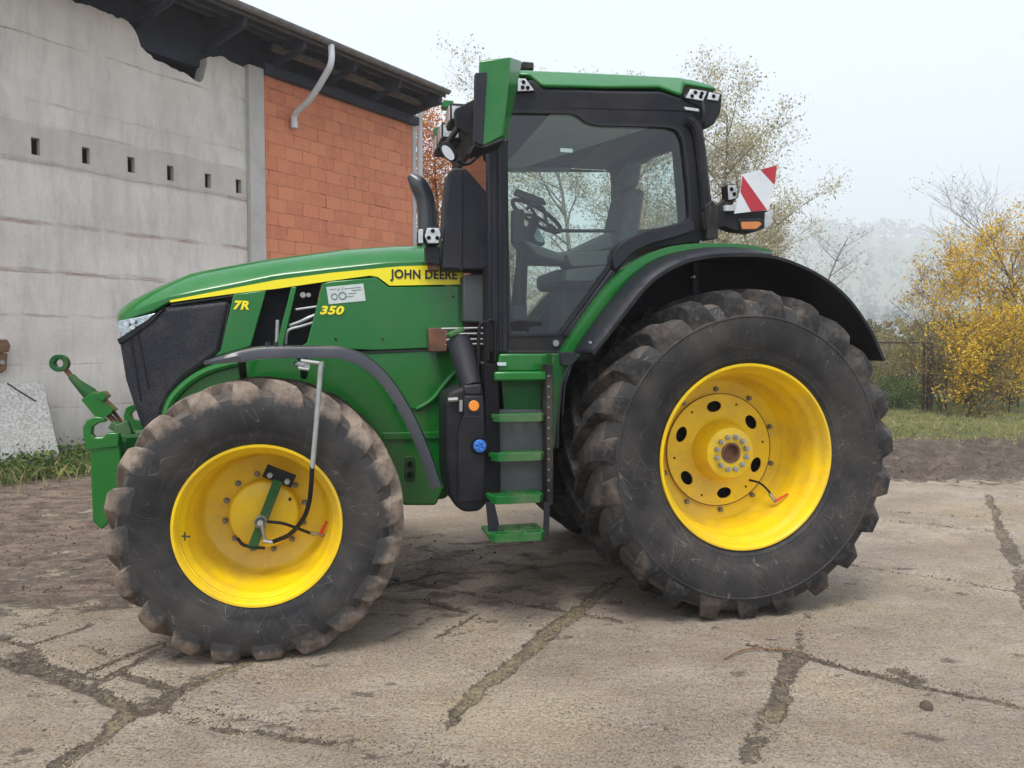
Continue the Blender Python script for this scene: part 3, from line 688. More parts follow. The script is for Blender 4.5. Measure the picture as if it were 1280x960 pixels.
m = MB(); m.tube([L3(89, 470, 0), L3(96, 478, 0), L3(112, 492, 0), L3(120, 500, 0)], [.022, .026, .045, .038], 14); m.build('top_link_barrel', 'green_cast', T)
m = MB(); m.prism(pl([(104, 499), (120, 489), (145, 512), (136, 520), (122, 521)], -.01), -.055, .045); m.prism(rnd_poly(pl([(120, 494), (130, 488), (137, 495), (131, 501)], -.02), .01), -.07, .03); m.build('top_link_bracket', 'green_paint', T, bevel=.008)
m = MB(); m.tube([L3(128, 512, -.02), L3(150, 533, -.02)], .018, 8); m.tube([L3(136, 508, .03), L3(156, 532, .03)], .012, 8); m.build('top_link_rod', 'rusty', T)
m = MB(); m.obox(L3(140, 530, -.1), L3(165, 545, -.1), .1, .05); m.prism(pl([(144, 532), (160, 525), (166, 540), (160, 560), (148, 560)], -.14), -.16, -.12); m.obox(L3(150, 548, -.25), L3(178, 540, .15), .12, .03)
m.build('linkage_mount', 'bright_green', T, bevel=.006)
m = MB(); m.tube([L3(142, 580, -.35), L3(148, 640, -.36)], .02, 8); m.tube([L3(150, 560, -.38), L3(152, 600, -.36)], .012, 8); m.build('lift_cylinder', 'steel', T)

# ---- cab
yc_ = -.80
outer = [(610, 132), (720, 136), (862, 140), (877, 152), (883, 190), (889, 250), (896, 292), (872, 302), (812, 309), (785, 322), (768, 345), (742, 390), (706, 441), (611, 441)]
hole = [(631, 138), (715, 139), (722, 141), (733, 150), (745, 154), (836, 156), (850, 161), (856, 175), (862, 230), (865, 276), (842, 283), (806, 291), (782, 302), (769, 317), (764, 333), (735, 373), (701, 419), (634, 421)]
ho = rnd_poly(pl(hole, yc_), .03)
plate('door_frame', [rnd_poly(pl(outer, yc_), .04), ho], yc_ - .0, yc_ + .05, 'black_plastic', T, bevel=.008)
# seal strip round the door glass
plate('door_seal', [[(x, z) for x, z in ho], rnd_poly(pl([(634, 141), (714, 142), (721, 144), (732, 153), (745, 157), (835, 159), (847, 163), (853, 176), (859, 230), (862, 274), (840, 281), (805, 289), (780, 300), (766, 316), (761, 332), (733, 371), (699, 416), (637, 418)], yc_), .03)], yc_ - .006, yc_ + .02, 'grey_plastic', T)
m = MB(); m.prism(ho, yc_ + .022, yc_ + .027); m.build('door_glass', 'cab_glass', T, smooth=0)
# moulding that follows the rear mudguard, and the grey sill strip
mo = [(768, 338), (765, 322), (770, 310), (782, 300), (806, 289), (842, 281), (866, 275), (868, 288), (842, 297), (812, 305), (790, 316), (776, 331)]
m = MB(); m.prism(rnd_poly(pl(mo, yc_ - .03), .02), yc_ - .04, yc_ + .01); m.build('cab_moulding', 'grey_plastic', T, bevel=.012, seg=3)
m = MB(); m.prism(pl([(764, 337), (770, 341), (712, 422), (704, 419)], yc_ - .01), yc_ - .02, yc_); m.build('sill_strip', 'grey_plastic', T, bevel=.006)
# pillars
m = MB(); m.prism(pl([(609, 150), (631, 140), (634, 440), (611, 441)], yc_ - .02), yc_ - .03, yc_ + .04)
m.tube([L3(611.5, 170, yc_ - .03), L3(613, 440, yc_ - .03)], .012, 8); m.tube([L3(624, 145, yc_ - .035), L3(626, 440, yc_ - .035)], .014, 8); m.build('front_pillar', 'grey_plastic', T, bevel=.01)
m = MB(); m.tube(smooth_path([L3(858, 150, yc_ - .01), L3(868, 158, yc_ - .01), L3(874, 180, yc_ - .01), L3(879, 230, yc_ - .01), L3(884, 285, yc_ - .01)], 4), [.035] * 17, 10); m.build('rear_pillar', 'black_plastic', T)
# windscreen end of the cab: frame, glass, far side wall
x0 = L(612, 300, yc_)[0]; zb, zt = L(612, 440, yc_)[1], L(631, 128, yc_)[1]; x1 = L(880, 200, yc_)[0]
fl = [(-.79, zb), (.79, zb), (.79, zt), (-.79, zt)]
plate('windscreen_frame', [fl, rnd_poly([(-.745, zb + .55), (.74, zb + .55), (.72, zt - .10), (-.745, zt - .10)], .05)], x0, x0 + .05, 'black_plastic', T, plane='yz', bevel=.008)
m = MB(); m.box(x0 + .02, x0 + .026, -.745, .74, zb + .55, zt - .1); m.build('windscreen', 'light_glass', T, smooth=0)
# far side of the cab, with its two windows
yf = .78
far_out = [(x0, zb), (x1, zb), (x1, zt), (x0, zt)]
w1 = rnd_poly(pl([(633, 214), (764, 214), (768, 250), (758, 300), (757, 338), (700, 415), (640, 418)], yf), .02)
w2 = rnd_poly(pl([(778, 213), (797, 203), (803, 206), (808, 200), (842, 188), (846, 230), (851, 283), (818, 288), (817, 249), (800, 247), (781, 255)], yf), .01)
plate('far_side_frame', [far_out, w1], yf, yf + .04, 'cab_trim', T)
m = MB(); m.prism(w1, yf + .018, yf + .022); m.build('side_glass', 'light_glass', T, smooth=0)
m = MB(); m.prism(pl([(633, 135), (792, 135), (776, 152), (752, 166), (733, 181), (718, 197), (712, 214.5), (633, 214.5)], yf - .05), yf - .055, yf - .05); bl = m.build('roller_blind', 'blind_cloth', T, smooth=0)
m = MB(); x, z = L(708, 188, yc_ + .03); m.box(x - .040, x + .040, yc_ + .028, yc_ + .029, z - .012, z + .012); m.build('glass_sticker', 'white_reflect', T, smooth=0)
def on_x(px, py, xl):
    r = ray(px, py); t = ((ORG - CC).dot(AX) + xl) / r.dot(AX); p = CC + r * t - ORG; return (p.dot(AY), p.z)
# rear glass and floor, cab roof lining
m = MB(); m.box(x1 - .05, x1 - .045, -.74, .74, zb + .6, zt - .08); m.build('rear_glass', 'light_glass', T, smooth=0)
plate('rear_frame', [[(-.79, zb + .1), (.79, zb + .1), (.79, zt), (-.79, zt)], rnd_poly([on_x(px, py, x1 - .04) for px, py in ((779, 209), (798, 203), (843, 187), (851, 282), (781, 290))], .03)], x1 - .06, x1 - .02, 'black_plastic', T, plane='yz')
m = MB(); m.box(x0 + .02, x1 - .02, -.78, .78, zb - .06, zb + .02); m.build('cab_floor', 'black_plastic', T, bevel=.01)
def on_z(px, py, z):
    r = ray(px, py); t = (z - CAM_H) / r.z; p = CC + r * t - ORG; return (p.dot(AX), p.dot(AY))
zc_ = zt - .03; c1, c2 = on_z(842, 150, zc_), on_z(760, 176, zc_)
k_ = (c2[0] - c1[0]) / (c2[1] - c1[1]); e1 = c1[0] + k_ * (-.77 - c1[1]); e2 = c1[0] + k_ * (.77 - c1[1])
m = MB(); m.prism([(x0 + .02, -.77), (min(e1, x1 - .04), -.77), (e2, .77), (x0 + .02, .77)], zc_, zt, plane='xy'); m.build('cab_ceiling', 'headliner', T, smooth=0, recalc=True)  # pale lining cut along the edge of the bright area, coloured to look lit
m = MB(); m.box(x0 + .02, x1 - .03, -.77, .77, zt + .001, zt + .02); m.build('ceiling_panel', 'cab_trim', T)
# seat
sx, sz = L(730, 345, -.1)
m = MB(); m.box(sx - .28, sx + .22, -.28, .24, sz - .1, sz + .03); m.build('seat_cushion', 'seat_fabric', T, bevel=.05, seg=3)
m = MB(); m.prism([(sx + .16, sz), (sx + .32, sz), (sx + .42, sz + .62), (sx + .30, sz + .62)], -.25, .21); m.build('seat_backrest', 'seat_fabric', T, bevel=.05, seg=3)
m = MB(); m.prism([(sx + .31, sz + .64), (sx + .40, sz + .64), (sx + .43, sz + .84), (sx + .34, sz + .84)], -.15, .11); m.build('headrest', 'seat_fabric', T, bevel=.035, seg=3)
m = MB(); m.box(sx - .2, sx + .18, -.2, .16, zb, sz - .1); m.build('seat_base', 'cab_trim', T, bevel=.04)
m = MB(); m.box(sx - .34, sx + .22, .30, .46, sz + .12, sz + .22); m.obox((sx - .30, .36, sz + .2), (sx - .42, .36, sz + .3), .12, .06); m.build('armrest_console', 'cab_trim', T, bevel=.03, seg=3)
m = MB(); m.prism(pl([(651, 300), (700, 318), (760, 290), (764, 300), (764, 312), (700, 330), (668, 322)], -.5), -.55, -.30); m.build('side_console', 'cab_trim', T, bevel=.02)
m = MB(); m.prism(rnd_poly(pl([(704, 318), (760, 314), (762, 332), (712, 334)], -.55), .02), -.6, -.35); m.prism(rnd_poly(pl([(706, 338), (755, 333), (740, 352), (704, 352)], -.55), .02), -.6, -.35); m.build('door_side_cushion', 'cab_trim', T, bevel=.02, seg=3)
m = MB(); m.prism(pl([(640, 214), (646, 214), (680, 380), (700, 420), (650, 420), (672, 372), (655, 300)], .1), .08, .2); 
# steering column and wheel
wx, wz_ = L(674, 268, -.1)
m = MB(); cy = -.02
ring = []
for k in range(28):
    t = 2 * math.pi * k / 28; u = Vector((math.cos(.55), 0, -math.sin(.55))) * math.cos(t) * .20 + Vector((0, 1, 0)) * math.sin(t) * .20
    ring.append(Vector((wx, cy, wz_)) + u)
m.tube(ring + [ring[0]], .015, 8, cap=False); m.tube([(wx, cy, wz_), (wx - .10, cy, wz_ - .25), (wx - .16, cy, zb)], [.035, .04, .07], 10)
for t in (0, 2.1, 4.2): m.tube([(wx, cy, wz_), ring[int(t / 6.283 * 28)]], .012, 6)
m.build('steering_wheel', 'hose_rubber', T)
m = MB(); m.prism(pl([(656, 282), (672, 283), (682, 302), (668, 304)], .1), .10, .13); m.build('display', 'screen_glass', T, bevel=.004)
m = MB(); m.prism(pl([(650, 283), (656, 281), (672, 302), (682, 303), (680, 307), (664, 306)], .1), .09, .15); m.prism(pl([(646, 235), (680, 248), (684, 256), (668, 254), (642, 243)], .1), .1, .14); m.build('dashboard', 'cab_trim', T, bevel=.01)
# grab rail across the door, latch and lever on the glass
yd = yc_ + .07
m = MB(); m.tube(smooth_path([L3(658, 262, yd), L3(664, 257, yd), L3(674, 257, yd), L3(681, 264, yd), L3(683, 278, yd), L3(690, 287, yd), L3(710, 288.5, yd), L3(760, 288.5, yd), L3(770, 288, yd)], 5), .011, 8); m.build('grab_rail', 'hose_rubber', T)
m = MB(); m.prism(rnd_poly(pl([(639, 263), (654, 262), (655, 304), (639, 305)], yd), .015), yd - .03, yd + .02); m.build('door_latch', 'black_plastic', T, bevel=.006)
m = MB(); m.tube([L3(647, 300, yd), L3(647, 385, yd)], .010, 8); m.build('latch_rod', 'hose_rubber', T)
m = MB(); m.prism(pl([(640, 382), (658, 382), (658, 399), (640, 399)], yd), yd - .02, yd + .02); m.prism(rnd_poly(pl([(636, 402), (650, 400), (676, 402), (677, 407), (660, 409), (660, 414), (638, 414)], yd - .02), .006), yd - .05, yd - .01); m.build('door_handle', 'black_plastic', T, bevel=.005)
# wiper on the far glass
m = MB(); m.tube([L3(797, 238, .5), L3(790, 290, .5)], .006, 6); m.tube([L3(760, 286, .5), L3(800, 268, .5)], .008, 6); m.build('rear_wiper', 'hose_rubber', T)

# ---- roof
yr = -.80
rb = pl([(604, 108), (640, 102), (668, 98), (680, 109), (760, 112), (827, 113), (853, 121.5), (884, 132), (889, 150), (880, 160), (866, 146), (850, 141), (715, 138), (612, 140)], yr)
m = MB(); m.prism(rb, yr + .01, -yr - .01); m.build('roof_base', 'black_plastic', T, bevel=.02, seg=3)
gp_ = pl([(650, 89), (660, 88), (760, 89), (862, 92), (885, 99), (901, 107), (904, 116), (863, 108.5), (853, 121), (827, 112), (760, 111), (677, 108.5), (666, 98), (650, 97)], yr)
m = MB(); m.prism(gp_, yr - .015, -yr + .015); zlo = L(700, 110, yr)[1]; m.v = [(x, y * (1 - .16 * max(0, z - zlo) / .1), z + .042 * min(1, max(0, (z - zlo) / .06))) for x, y, z in m.v]; rc = m.build('roof_cap', 'green_paint', T, bevel=.025, seg=3)
xr0 = L(610, 100, yr)[0]
m = MB(); zf = L(650, 92, yr)[1]
m.box(L(650, 92, yr)[0] - .19, L(652, 92, yr)[0] + .02, yr + .14, -yr - .14, zf - .10, zf - .01); m.build('roof_front_lip', 'black_plastic', T, bevel=.02)
# beacon stub behind the mirror
m = MB(); x, z = L(656, 84, -.5); m.box(x - .03, x + .05, -.55, -.45, z - .03, z + .02); m.build('roof_antenna', 'dark_metal', T, bevel=.01)
def lamp(px, y0, yb, mat_body='black_plastic', led=((.5, .5),), name='work_light', inset=.12):
    p = pl(px, y0); cx = sum(a for a, b in p) / len(p); cz = sum(b for a, b in p) / len(p)
    m = MB(); m.prism([(cx + (a - cx) * 1.10, cz + (b - cz) * 1.16) for a, b in p], y0 + .006, yb); b_ = m.build(name, mat_body, T, bevel=.006)
    m = MB(); m.prism(p, y0, y0 + .008); m.build('lamp_glass', 'lamp_lens', b_, bevel=.003)
    m = MB(); x0_, x1_ = min(a for a, b in p), max(a for a, b in p); z0_, z1_ = min(b for a, b in p), max(b for a, b in p)
    for u, v in led: m.lathe([(.013, y0 - .002), (.006, y0 - .003), (.004, y0 - .001)], x0_ + (x1_ - x0_) * u, z0_ + (z1_ - z0_) * v, 12, cap1=True)
    m.build('led', 'engine_dark', b_)
    return b_
lamp([(648, 98), (657, 98), (668, 113), (647, 114)], yr - .012, yr + .12, led=((.3, .3), (.6, .3), (.35, .7)))
lamp([(864, 111), (884, 114), (879, 126), (857, 122)], yr - .012, yr + .14, led=((.3, .35), (.7, .35), (.45, .7), (.75, .65)))
lamp([(887, 115), (900, 118), (898, 126), (884, 124)], yr - .012, yr + .14, led=((.5, .5),))
m = MB(); m.prism(pl([(853, 121), (864, 110), (903, 117), (901, 140), (893, 155), (880, 160), (876, 135)], yr), yr - .002, yr + .12); m.build('roof_rear_corner', 'black_plastic', T, bevel=.01)
m = MB(); m.prism(pl([(855, 133.5), (873, 136), (874, 139.5), (857, 137)], yr - .01), yr - .012, yr); m.build('roof_grip', 'lamp_lens', T)
m = MB(); m.tube(smooth_path([L3(878, 128, yr - .03), L3(880, 142, yr - .05), L3(876, 155, yr - .03)], 4), .012, 8); m.build('roof_handle', 'black_plastic', T)
# far front roof lights seen across the windscreen
xa = x0 - .06
for yy0, nm in ((.50, 'front_roof_light'), (.20, 'front_roof_light'), (-.25, 'front_roof_light')):
    m = MB(); m.box(xa - .10, xa + .05, yy0, yy0 + .22, zt + .02, zt + .15); b_ = m.build(nm, 'black_plastic', T, bevel=.01)
    m = MB(); m.box(xa - .108, xa - .101, yy0 + .02, yy0 + .20, zt + .04, zt + .135); m.box(xa - .09, xa + .02, yy0 - .004, yy0 - .001, zt + .045, zt + .13); m.build('lamp_glass', 'lamp_lens', b_)

# ---- near mirror housing
ym = -1.27
m = MB()
a = [L3(598.5, 76, ym), L3(636, 70.5, ym), L3(653, 74, ym + .07), L3(652, 90, ym + .10), L3(650, 108, ym + .10), L3(634, 176, ym + .06), L3(628, 180, ym), L3(594, 184, ym), L3(595, 95, ym)]
fr = [L3(599, 76, ym), L3(638, 71, ym), L3(629, 170, ym), L3(606, 182, ym), L3(594.5, 178, ym)]
bk = [L3(599, 77, ym + .30), L3(653, 76, ym + .12), L3(634, 176, ym + .12), L3(604, 184, ym + .28), L3(595, 184, ym + .28)]
m.add(fr + bk, [(4, 3, 2, 1, 0), (5, 6, 7, 8, 9), (0, 1, 6, 5), (1, 2, 7, 6), (2, 3, 8, 7), (3, 4, 9, 8), (4, 0, 5, 9)])
mh = m.build('wing_mirror', 'green_paint', T, bevel=.008, recalc=True)
m = MB(); m.prism(pl([(594, 91), (609, 90), (603.5, 182), (592.5, 178)], ym - .01), ym - .014, ym + .03); m.build('mirror_arm_cover', 'grey_plastic', mh, bevel=.005)
m = MB(); m.prism(pl([(593, 178), (603, 183), (628, 172), (631, 176), (604, 186), (593, 183)], ym), ym - .004, ym + .20); m.build('mirror_foot', 'black_plastic', mh, bevel=.005)
m = MB(); m.obox(L3(600, 130, ym + .15), L3(612, 112, yr), .05, .05); m.obox(L3(600, 160, ym + .15), L3(612, 160, yr), .04, .04); m.build('mirror_bracket', 'black_plastic', T, bevel=.01)
# far mirror and the front view mirror on its arm
m = MB(); m.prism(rnd_poly(pl([(541, 163), (557, 162), (556, 170), (552, 178), (543, 178)], 1.15), .01), 1.05, 1.2); m.prism(pl([(553, 127), (566, 128), (566, 137), (552, 136)], 1.15), 1.1, 1.2); m.build('far_wing_mirror', 'green_paint', T, bevel=.006)
m = MB(); m.obox(L3(556, 165, 1.1), L3(572, 150, .8), .05, .05); m.build('far_mirror_arm', 'black_plastic', T, bevel=.006); m = MB()
m.tube(smooth_path([L3(600, 130, -.3), L3(585, 140, -.3), L3(572, 160, -.3), L3(560, 178, -.3), L3(553, 190, -.3)], 4), .022, 8)
m.prism(pl([(568, 138), (606, 118), (604, 172), (590, 188), (584, 170), (570, 160)], -.3), -.33, -.25); m.build('mirror_arm', 'black_plastic', T, bevel=.006)
mp = circ(*L(561, 190, -.35), .072, 24, .042, R(-52))
m = MB(); m.prism(mp, -.38, -.33); q_ = m.build('front_view_mirror', 'black_plastic', T, bevel=.008)
m = MB(); m.prism(circ(*L(560, 191, -.381), .055, 24, .029, R(-52)), -.384, -.381); m.build('mirror_glass', 'white_reflect', q_, smooth=0)
m = MB(); m.tube(smooth_path([L3(572, 201, -.36), L3(580, 205, -.36), L3(588, 203, -.36), L3(594, 196, -.36), L3(590, 182, -.34)], 4), .012, 8); m.build('mirror_hoop', 'black_plastic', T)

# ---- air intake cover in front of the door pillar, exhaust
yk = -.60
m = MB(); m.prism(rnd_poly(pl([(561, 214), (567, 209), (583, 210), (609, 240), (612, 338), (553, 337), (556, 262)], yk), .02), yk, yk + .22); m.build('intake_cover', 'grey_plastic', T, bevel=.025, seg=3)
m = MB(); m.tube([L3(578, 213, yk - .002), L3(577, 338, yk - .002)], .006, 6); m.build('cover_seam', 'black_plastic', T)
m = MB(); m.prism(pl([(579, 344), (612, 342), (613, 405), (580, 402)], -.56), -.56, -.3); m.build('firewall_cowl', 'cab_trim', T, bevel=.012)
ex = smooth_path([L3(534, 330, .45), L3(534, 295, .45), L3(534, 270, .45), L3(531, 248, .45), L3(523, 231, .45), L3(512, 219, .45)], 5)
m = MB(); nn_ = len(ex); m.tube(ex, [.072] * (nn_ - 8) + [.071, .070, .068, .064, .057, .048, .038, .026], 18, cap=True); m.build('exhaust_pipe', 'fender_plastic', T)
lamp([(534, 285), (549, 285), (551, 293), (548, 304), (535, 304), (531, 295)], -.62, -.50, led=((.5, .8), (.25, .35), (.78, .35)))
lamp([(523, 287), (529, 286), (529, 304), (523, 304)], -.60, -.50, led=())
m = MB(); m.prism(pl([(531, 309), (549, 309), (549, 332), (532, 330)], -.52), -.56, -.46); m.tube([L3(540, 300, -.5), L3(540, 315, -.5)], .02, 8); m.build('lamp_bracket', 'grey_plastic', T, bevel=.006)
m = MB(); m.prism(pl([(535, 328), (548, 330), (547, 339), (536, 338)], -.5), -.54, -.44); m.build('bracket_clamp', 'rusty', T, bevel=.005)
m = MB(); m.tube(smooth_path([L3(553, 300, -.55), L3(556, 310, -.5), L3(554, 322, -.48)], 4), .012, 6); m.build('lamp_wire', 'bright_green', T)

# ---- between bonnet and steps: battery bracket, hoses, fluid tank
m = MB(); m.prism(pl([(535, 410), (548, 410), (560, 414), (558, 440), (537, 440)], -.5), -.54, -.42); m.build('hose_bracket', 'rusty', T, bevel=.008)
m = MB()
for k, py in enumerate((411, 418, 425, 431)): m.tube([L3(552, py, -.53), L3(600, py - 1, -.56), L3(614, py, -.56)], .0075, 8)
m.build('steel_line', 'galvanised', T)
m = MB()
for dx, dy, yy0 in ((0, 0, -.86), (9, -3, -.84)):
    m.tube(smooth_path([L3(598 + dx, 480, yy0), L3(598 + dx, 440, yy0), L3(599 + dx, 410 + dy, yy0), L3(603 + dx, 403 + dy, yy0), L3(608 + dx, 404 + dy, yy0), L3(610 + dx, 412 + dy, yy0), L3(610 + dx, 450, yy0)], 4), .011, 8)
m.build('coiled_hose', 'hose_rubber', T)
yt = -.98
m = MB(); m.prism(rnd_poly(pl([(578, 484), (604, 482), (607, 520), (610, 550), (612, 600), (610, 628), (600, 640), (580, 641), (568, 632), (560, 612), (557, 590), (557, 500), (562, 490)], yt), .03), yt, yt + .34); tk = m.build('fluid_tank', 'black_plastic', T, bevel=.035, seg=3)
m = MB(); m.prism(rnd_poly(pl([(572, 540), (578, 520), (603, 520), (606, 575), (603, 625), (572, 628)], yt - .02), .02), yt - .025, yt + .02); m.tube([L3(576, 545, yt - .02), L3(574, 622, yt - .02)], .008, 6); m.tube([L3(597, 585, yt - .02), L3(597, 622, yt - .02)], .008, 6); m.build('tank_ridge', 'black_plastic', tk, bevel=.012)
m = MB(); m.prism(pl([(579, 482), (602, 480), (602, 494), (580, 494)], yt - .01), yt - .02, yt + .1); m.prism(pl([(580, 494), (604, 494), (607, 552), (585, 560), (577, 530)], yt - .01), yt - .02, yt + .1); m.build('tank_shield', 'grey_plastic', tk, bevel=.012)
x, z = L(592, 507, yt - .02); m = MB(); m.disc((x, z), .040, yt - .028, yt, 24); m.build('reflector_seat', 'black_decal', tk); m = MB(); m.disc((x, z), .031, yt - .036, yt - .02, 24); m.build('side_reflector', 'orange_plastic', tk, bevel=.003)
x, z = L(599, 557, yt - .02); m = MB(); m.disc((x, z), .055, yt - .03, yt + .02, 24); m.build('filler_ring', 'engine_dark', tk, bevel=.004)
m = MB(); m.disc((x, z), .038, yt - .05, yt - .02, 20)
for k in range(5): a_ = k * 1.257; m.disc((x + .022 * math.cos(a_), z + .022 * math.sin(a_)), .009, yt - .062, yt - .045, 8)
m.build('filler_cap', 'blue_plastic', tk, bevel=.003)
m = MB(); m.tube([L3(572, 424, -.75), L3(578, 440, -.78), L3(584, 465, -.85), L3(590, 484, -.9)], [.075, .078, .070, .065], 18); m.build('filler_neck', 'grey_plastic', T)
m = MB(); m.obox(L3(560, 420, -.78), L3(579, 411, -.78), .10, .030); m.build('fuel_cap', 'bright_green', T, bevel=.008)
m = MB(); m.tube([L3(560, 500, -1.0), L3(572, 499, -1.0)], .014, 8); m.tube([L3(576, 500, -1.01), L3(576, 514, -1.01)], .012, 8); m.build('tank_valve', 'steel', T)

# ---- access steps
def step(pl_px, yfr, d, zpx, grate, name='step'):
    (xa_, _), (xb_, _) = L(pl_px[0], zpx, yfr), L(pl_px[1], zpx, yfr); z = L(pl_px[0], zpx, yfr)[1]
    c = .035
    out = [(xa_, yfr + .05), (xa_ + c, yfr), (xb_ - c, yfr), (xb_, yfr + .05), (xb_, yfr + d), (xa_, yfr + d)]
    loops = [out]; wx_ = (xb_ - xa_)
    for i in range(3):
        for j in range(grate):
            u0 = xa_ + .028 + i * (wx_ - .04) / 3; u1 = u0 + (wx_ - .04) / 3 - .018; v0 = yfr + .03 + j * (d - .05) / grate; v1 = v0 + (d - .05) / grate - .014
            loops.append([(u0, v0), (u1, v0), (u1, v1), (u0, v1)])
    o = plate(name, loops, z - .022, z, 'bright_green', T, plane='xy', bevel=.002)
    m = MB(); m.prism([(xa_ + .004, yfr + .052), (xa_ + c, yfr - .002), (xb_ - c, yfr - .002), (xb_ - .004, yfr + .052), (xb_ - c + .02, yfr + .04), (xb_ - c - .006, yfr + .008), (xa_ + c + .006, yfr + .008), (xa_ + c - .02, yfr + .04)], z - .042, z + .004, plane='xy'); m.build('step_nosing', 'bright_green', o, bevel=.004)
    return o
step((612, 684), -1.20, .26, 670, 3)
step((613, 682), -1.13, .20, 622, 3)
step((615, 683), -1.09, .20, 568.5, 3)
step((617, 684), -1.05, .20, 519, 3)
m = MB(); (xa_, z), (xb_, _) = L(618, 470, -1.0), L(696, 470, -1.0)
m.box(xa_, xb_ - .02, -1.0, -.75, z - .03, z + .025); m.prism([(xa_ + .04, z + .02), (xb_ - .03, z + .02), (xb_ + .02, z + .13), (xa_ + .06, z + .13)], -.86, -.80); m.build('cab_platform', 'green_paint', T, bevel=.012)
m = MB(); m.prism(pl([(626, 474), (678, 474), (676, 512), (630, 512)], -.9), -.9, -.88); m.build('step_back_plate', 'green_cast', T, bevel=.004)
m = MB(); m.prism(pl([(624, 512), (679, 512), (678, 614), (625, 614)], -.92), -.92, -.90); m.build('step_back_plate', 'cab_trim', T, bevel=.004)
m = MB(); m.prism(pl([(606, 455), (622, 455), (625, 560), (624, 630), (606, 630)], -.97), -.98, -.74); m.build('step_side_plate', 'engine_dark', T, bevel=.006)
m = MB(); m.prism(pl([(682, 455), (689, 455), (690, 560), (690, 630), (682, 630)], -1.0), -1.03, -.9); m.build('step_side_plate', 'dark_metal', T, bevel=.004)
for py in range(470, 620, 13):
    m = MB(); m.disc(L(685.5, py, -1.03), .006, -1.036, -1.028, 8); m.build('step_rivet', 'steel', T, smooth=0)
m = MB(); m.prism(pl([(607, 628), (618, 628), (624, 655), (619, 678), (612, 678)], -1.10), -1.10, -1.094); m.build('lower_step_strap', 'grey_plastic', T, bevel=.002); m = MB(); m.prism(pl([(680, 628), (688, 628), (686, 672), (682, 678), (679, 672)], -1.10), -1.10, -1.094); m.build('lower_step_strap', 'grey_plastic', T, bevel=.002)
m = MB(); m.box(L(610, 600, -.9)[0], L(700, 600, -.9)[0], -.8, -.35, .75, 1.55); m.build('fuel_tank', 'engine_dark', T, bevel=.04)
m = MB(); m.prism(pl([(690, 442), (718, 442), (716, 456), (704, 480), (697, 520), (694, 560), (690, 560)], -.98), -.985, -.70); m.build('mudguard_stay', 'green_cast', T, bevel=.006)
m = MB(); m.prism(rnd_poly(pl([(700, 440), (718, 440), (721, 447), (712, 458), (700, 456)], -1.0), .01), -1.03, -.95); m.tube([L3(711, 458, -1.02), L3(702, 480, -1.02), L3(698, 520, -1.0), L3(697, 560, -1.0)], .008, 6); m.tube([L3(714, 458, -1.02), L3(706, 482, -1.02), L3(703, 520, -1.0)], .006, 6); m.build('grab_handle', 'grey_plastic', T, bevel=.004)
m = MB(); m.box(L(612, 440, yc_)[0], L(706, 440, yc_)[0], yc_ - .01, yc_ + .3, L(612, 454, yc_)[1], zb + .01); m.build('cab_sill', 'black_plastic', T, bevel=.01)
m = MB(); m.box(L(621, 454, -.86)[0], L(632, 454, -.86)[0], -.875, -.865, L(621, 457, -.86)[1], L(621, 453, -.86)[1]); m.build('sill_label', 'white_reflect', T, smooth=0)
m = MB(); m.disc(L(694, 429, yc_), .02, yc_ - .02, yc_, 10); m.build('hinge_bolt', 'steel', T)

# ---- rear mudguard
def arc_shell(px_pts, yo, yi, th, lip, mat, name, yo_in=None, par=None, n=5):
    sm = smooth_path([Vector(L3(x, y, yo)) for x, y in px_pts], n); k = len(sm); vs = []
    for i, p in enumerate(sm):
        d = (sm[min(i + 1, k - 1)] - sm[max(i - 1, 0)]).normalized(); nn = Vector((d.z, 0, -d.x))
        c = Vector((0, 0, .985)) - Vector((p.x, 0, p.z))
        if nn.dot(c) < 0: nn = -nn
        sec = [(yo, 0), (yo, lip), (yo + .01, lip), (yo + .012, th), (yi, th), (yi, 0)]
        vs += [(p.x + nn.x * b, a, p.z + nn.z * b) for a, b in sec]
    fs = []
    for i in range(k - 1):
        for c in range(6): fs.append((i * 6 + c, (i + 1) * 6 + c, (i + 1) * 6 + (c + 1) % 6, i * 6 + (c + 1) % 6))
    fs.append(tuple(range(6))); fs.append(tuple(range(k * 6 - 1, (k - 1) * 6 - 1, -1)))
    m = MB(); m.add(vs, fs); return m.build(name, mat, par or T, smooth=35, recalc=True)
ge = [(703, 441), (722, 410), (742, 380), (765, 352), (790, 329), (818, 314), (850, 306), (890, 304), (935, 306), (965, 313)]
mg = arc_shell(ge, -.90, -.78, .02, .10, 'green_paint', 'mudguard')
be = [(740, 441), (761, 415), (785, 384), (806, 358), (828, 340), (856, 326), (887, 319), (925, 317), (965, 319), (1000, 330), (1035, 349), (1065, 376), (1090, 413), (1107, 450)]
arc_shell(be, -1.20, -.70, .012, .018, 'black_plastic', 'mudguard_extension')
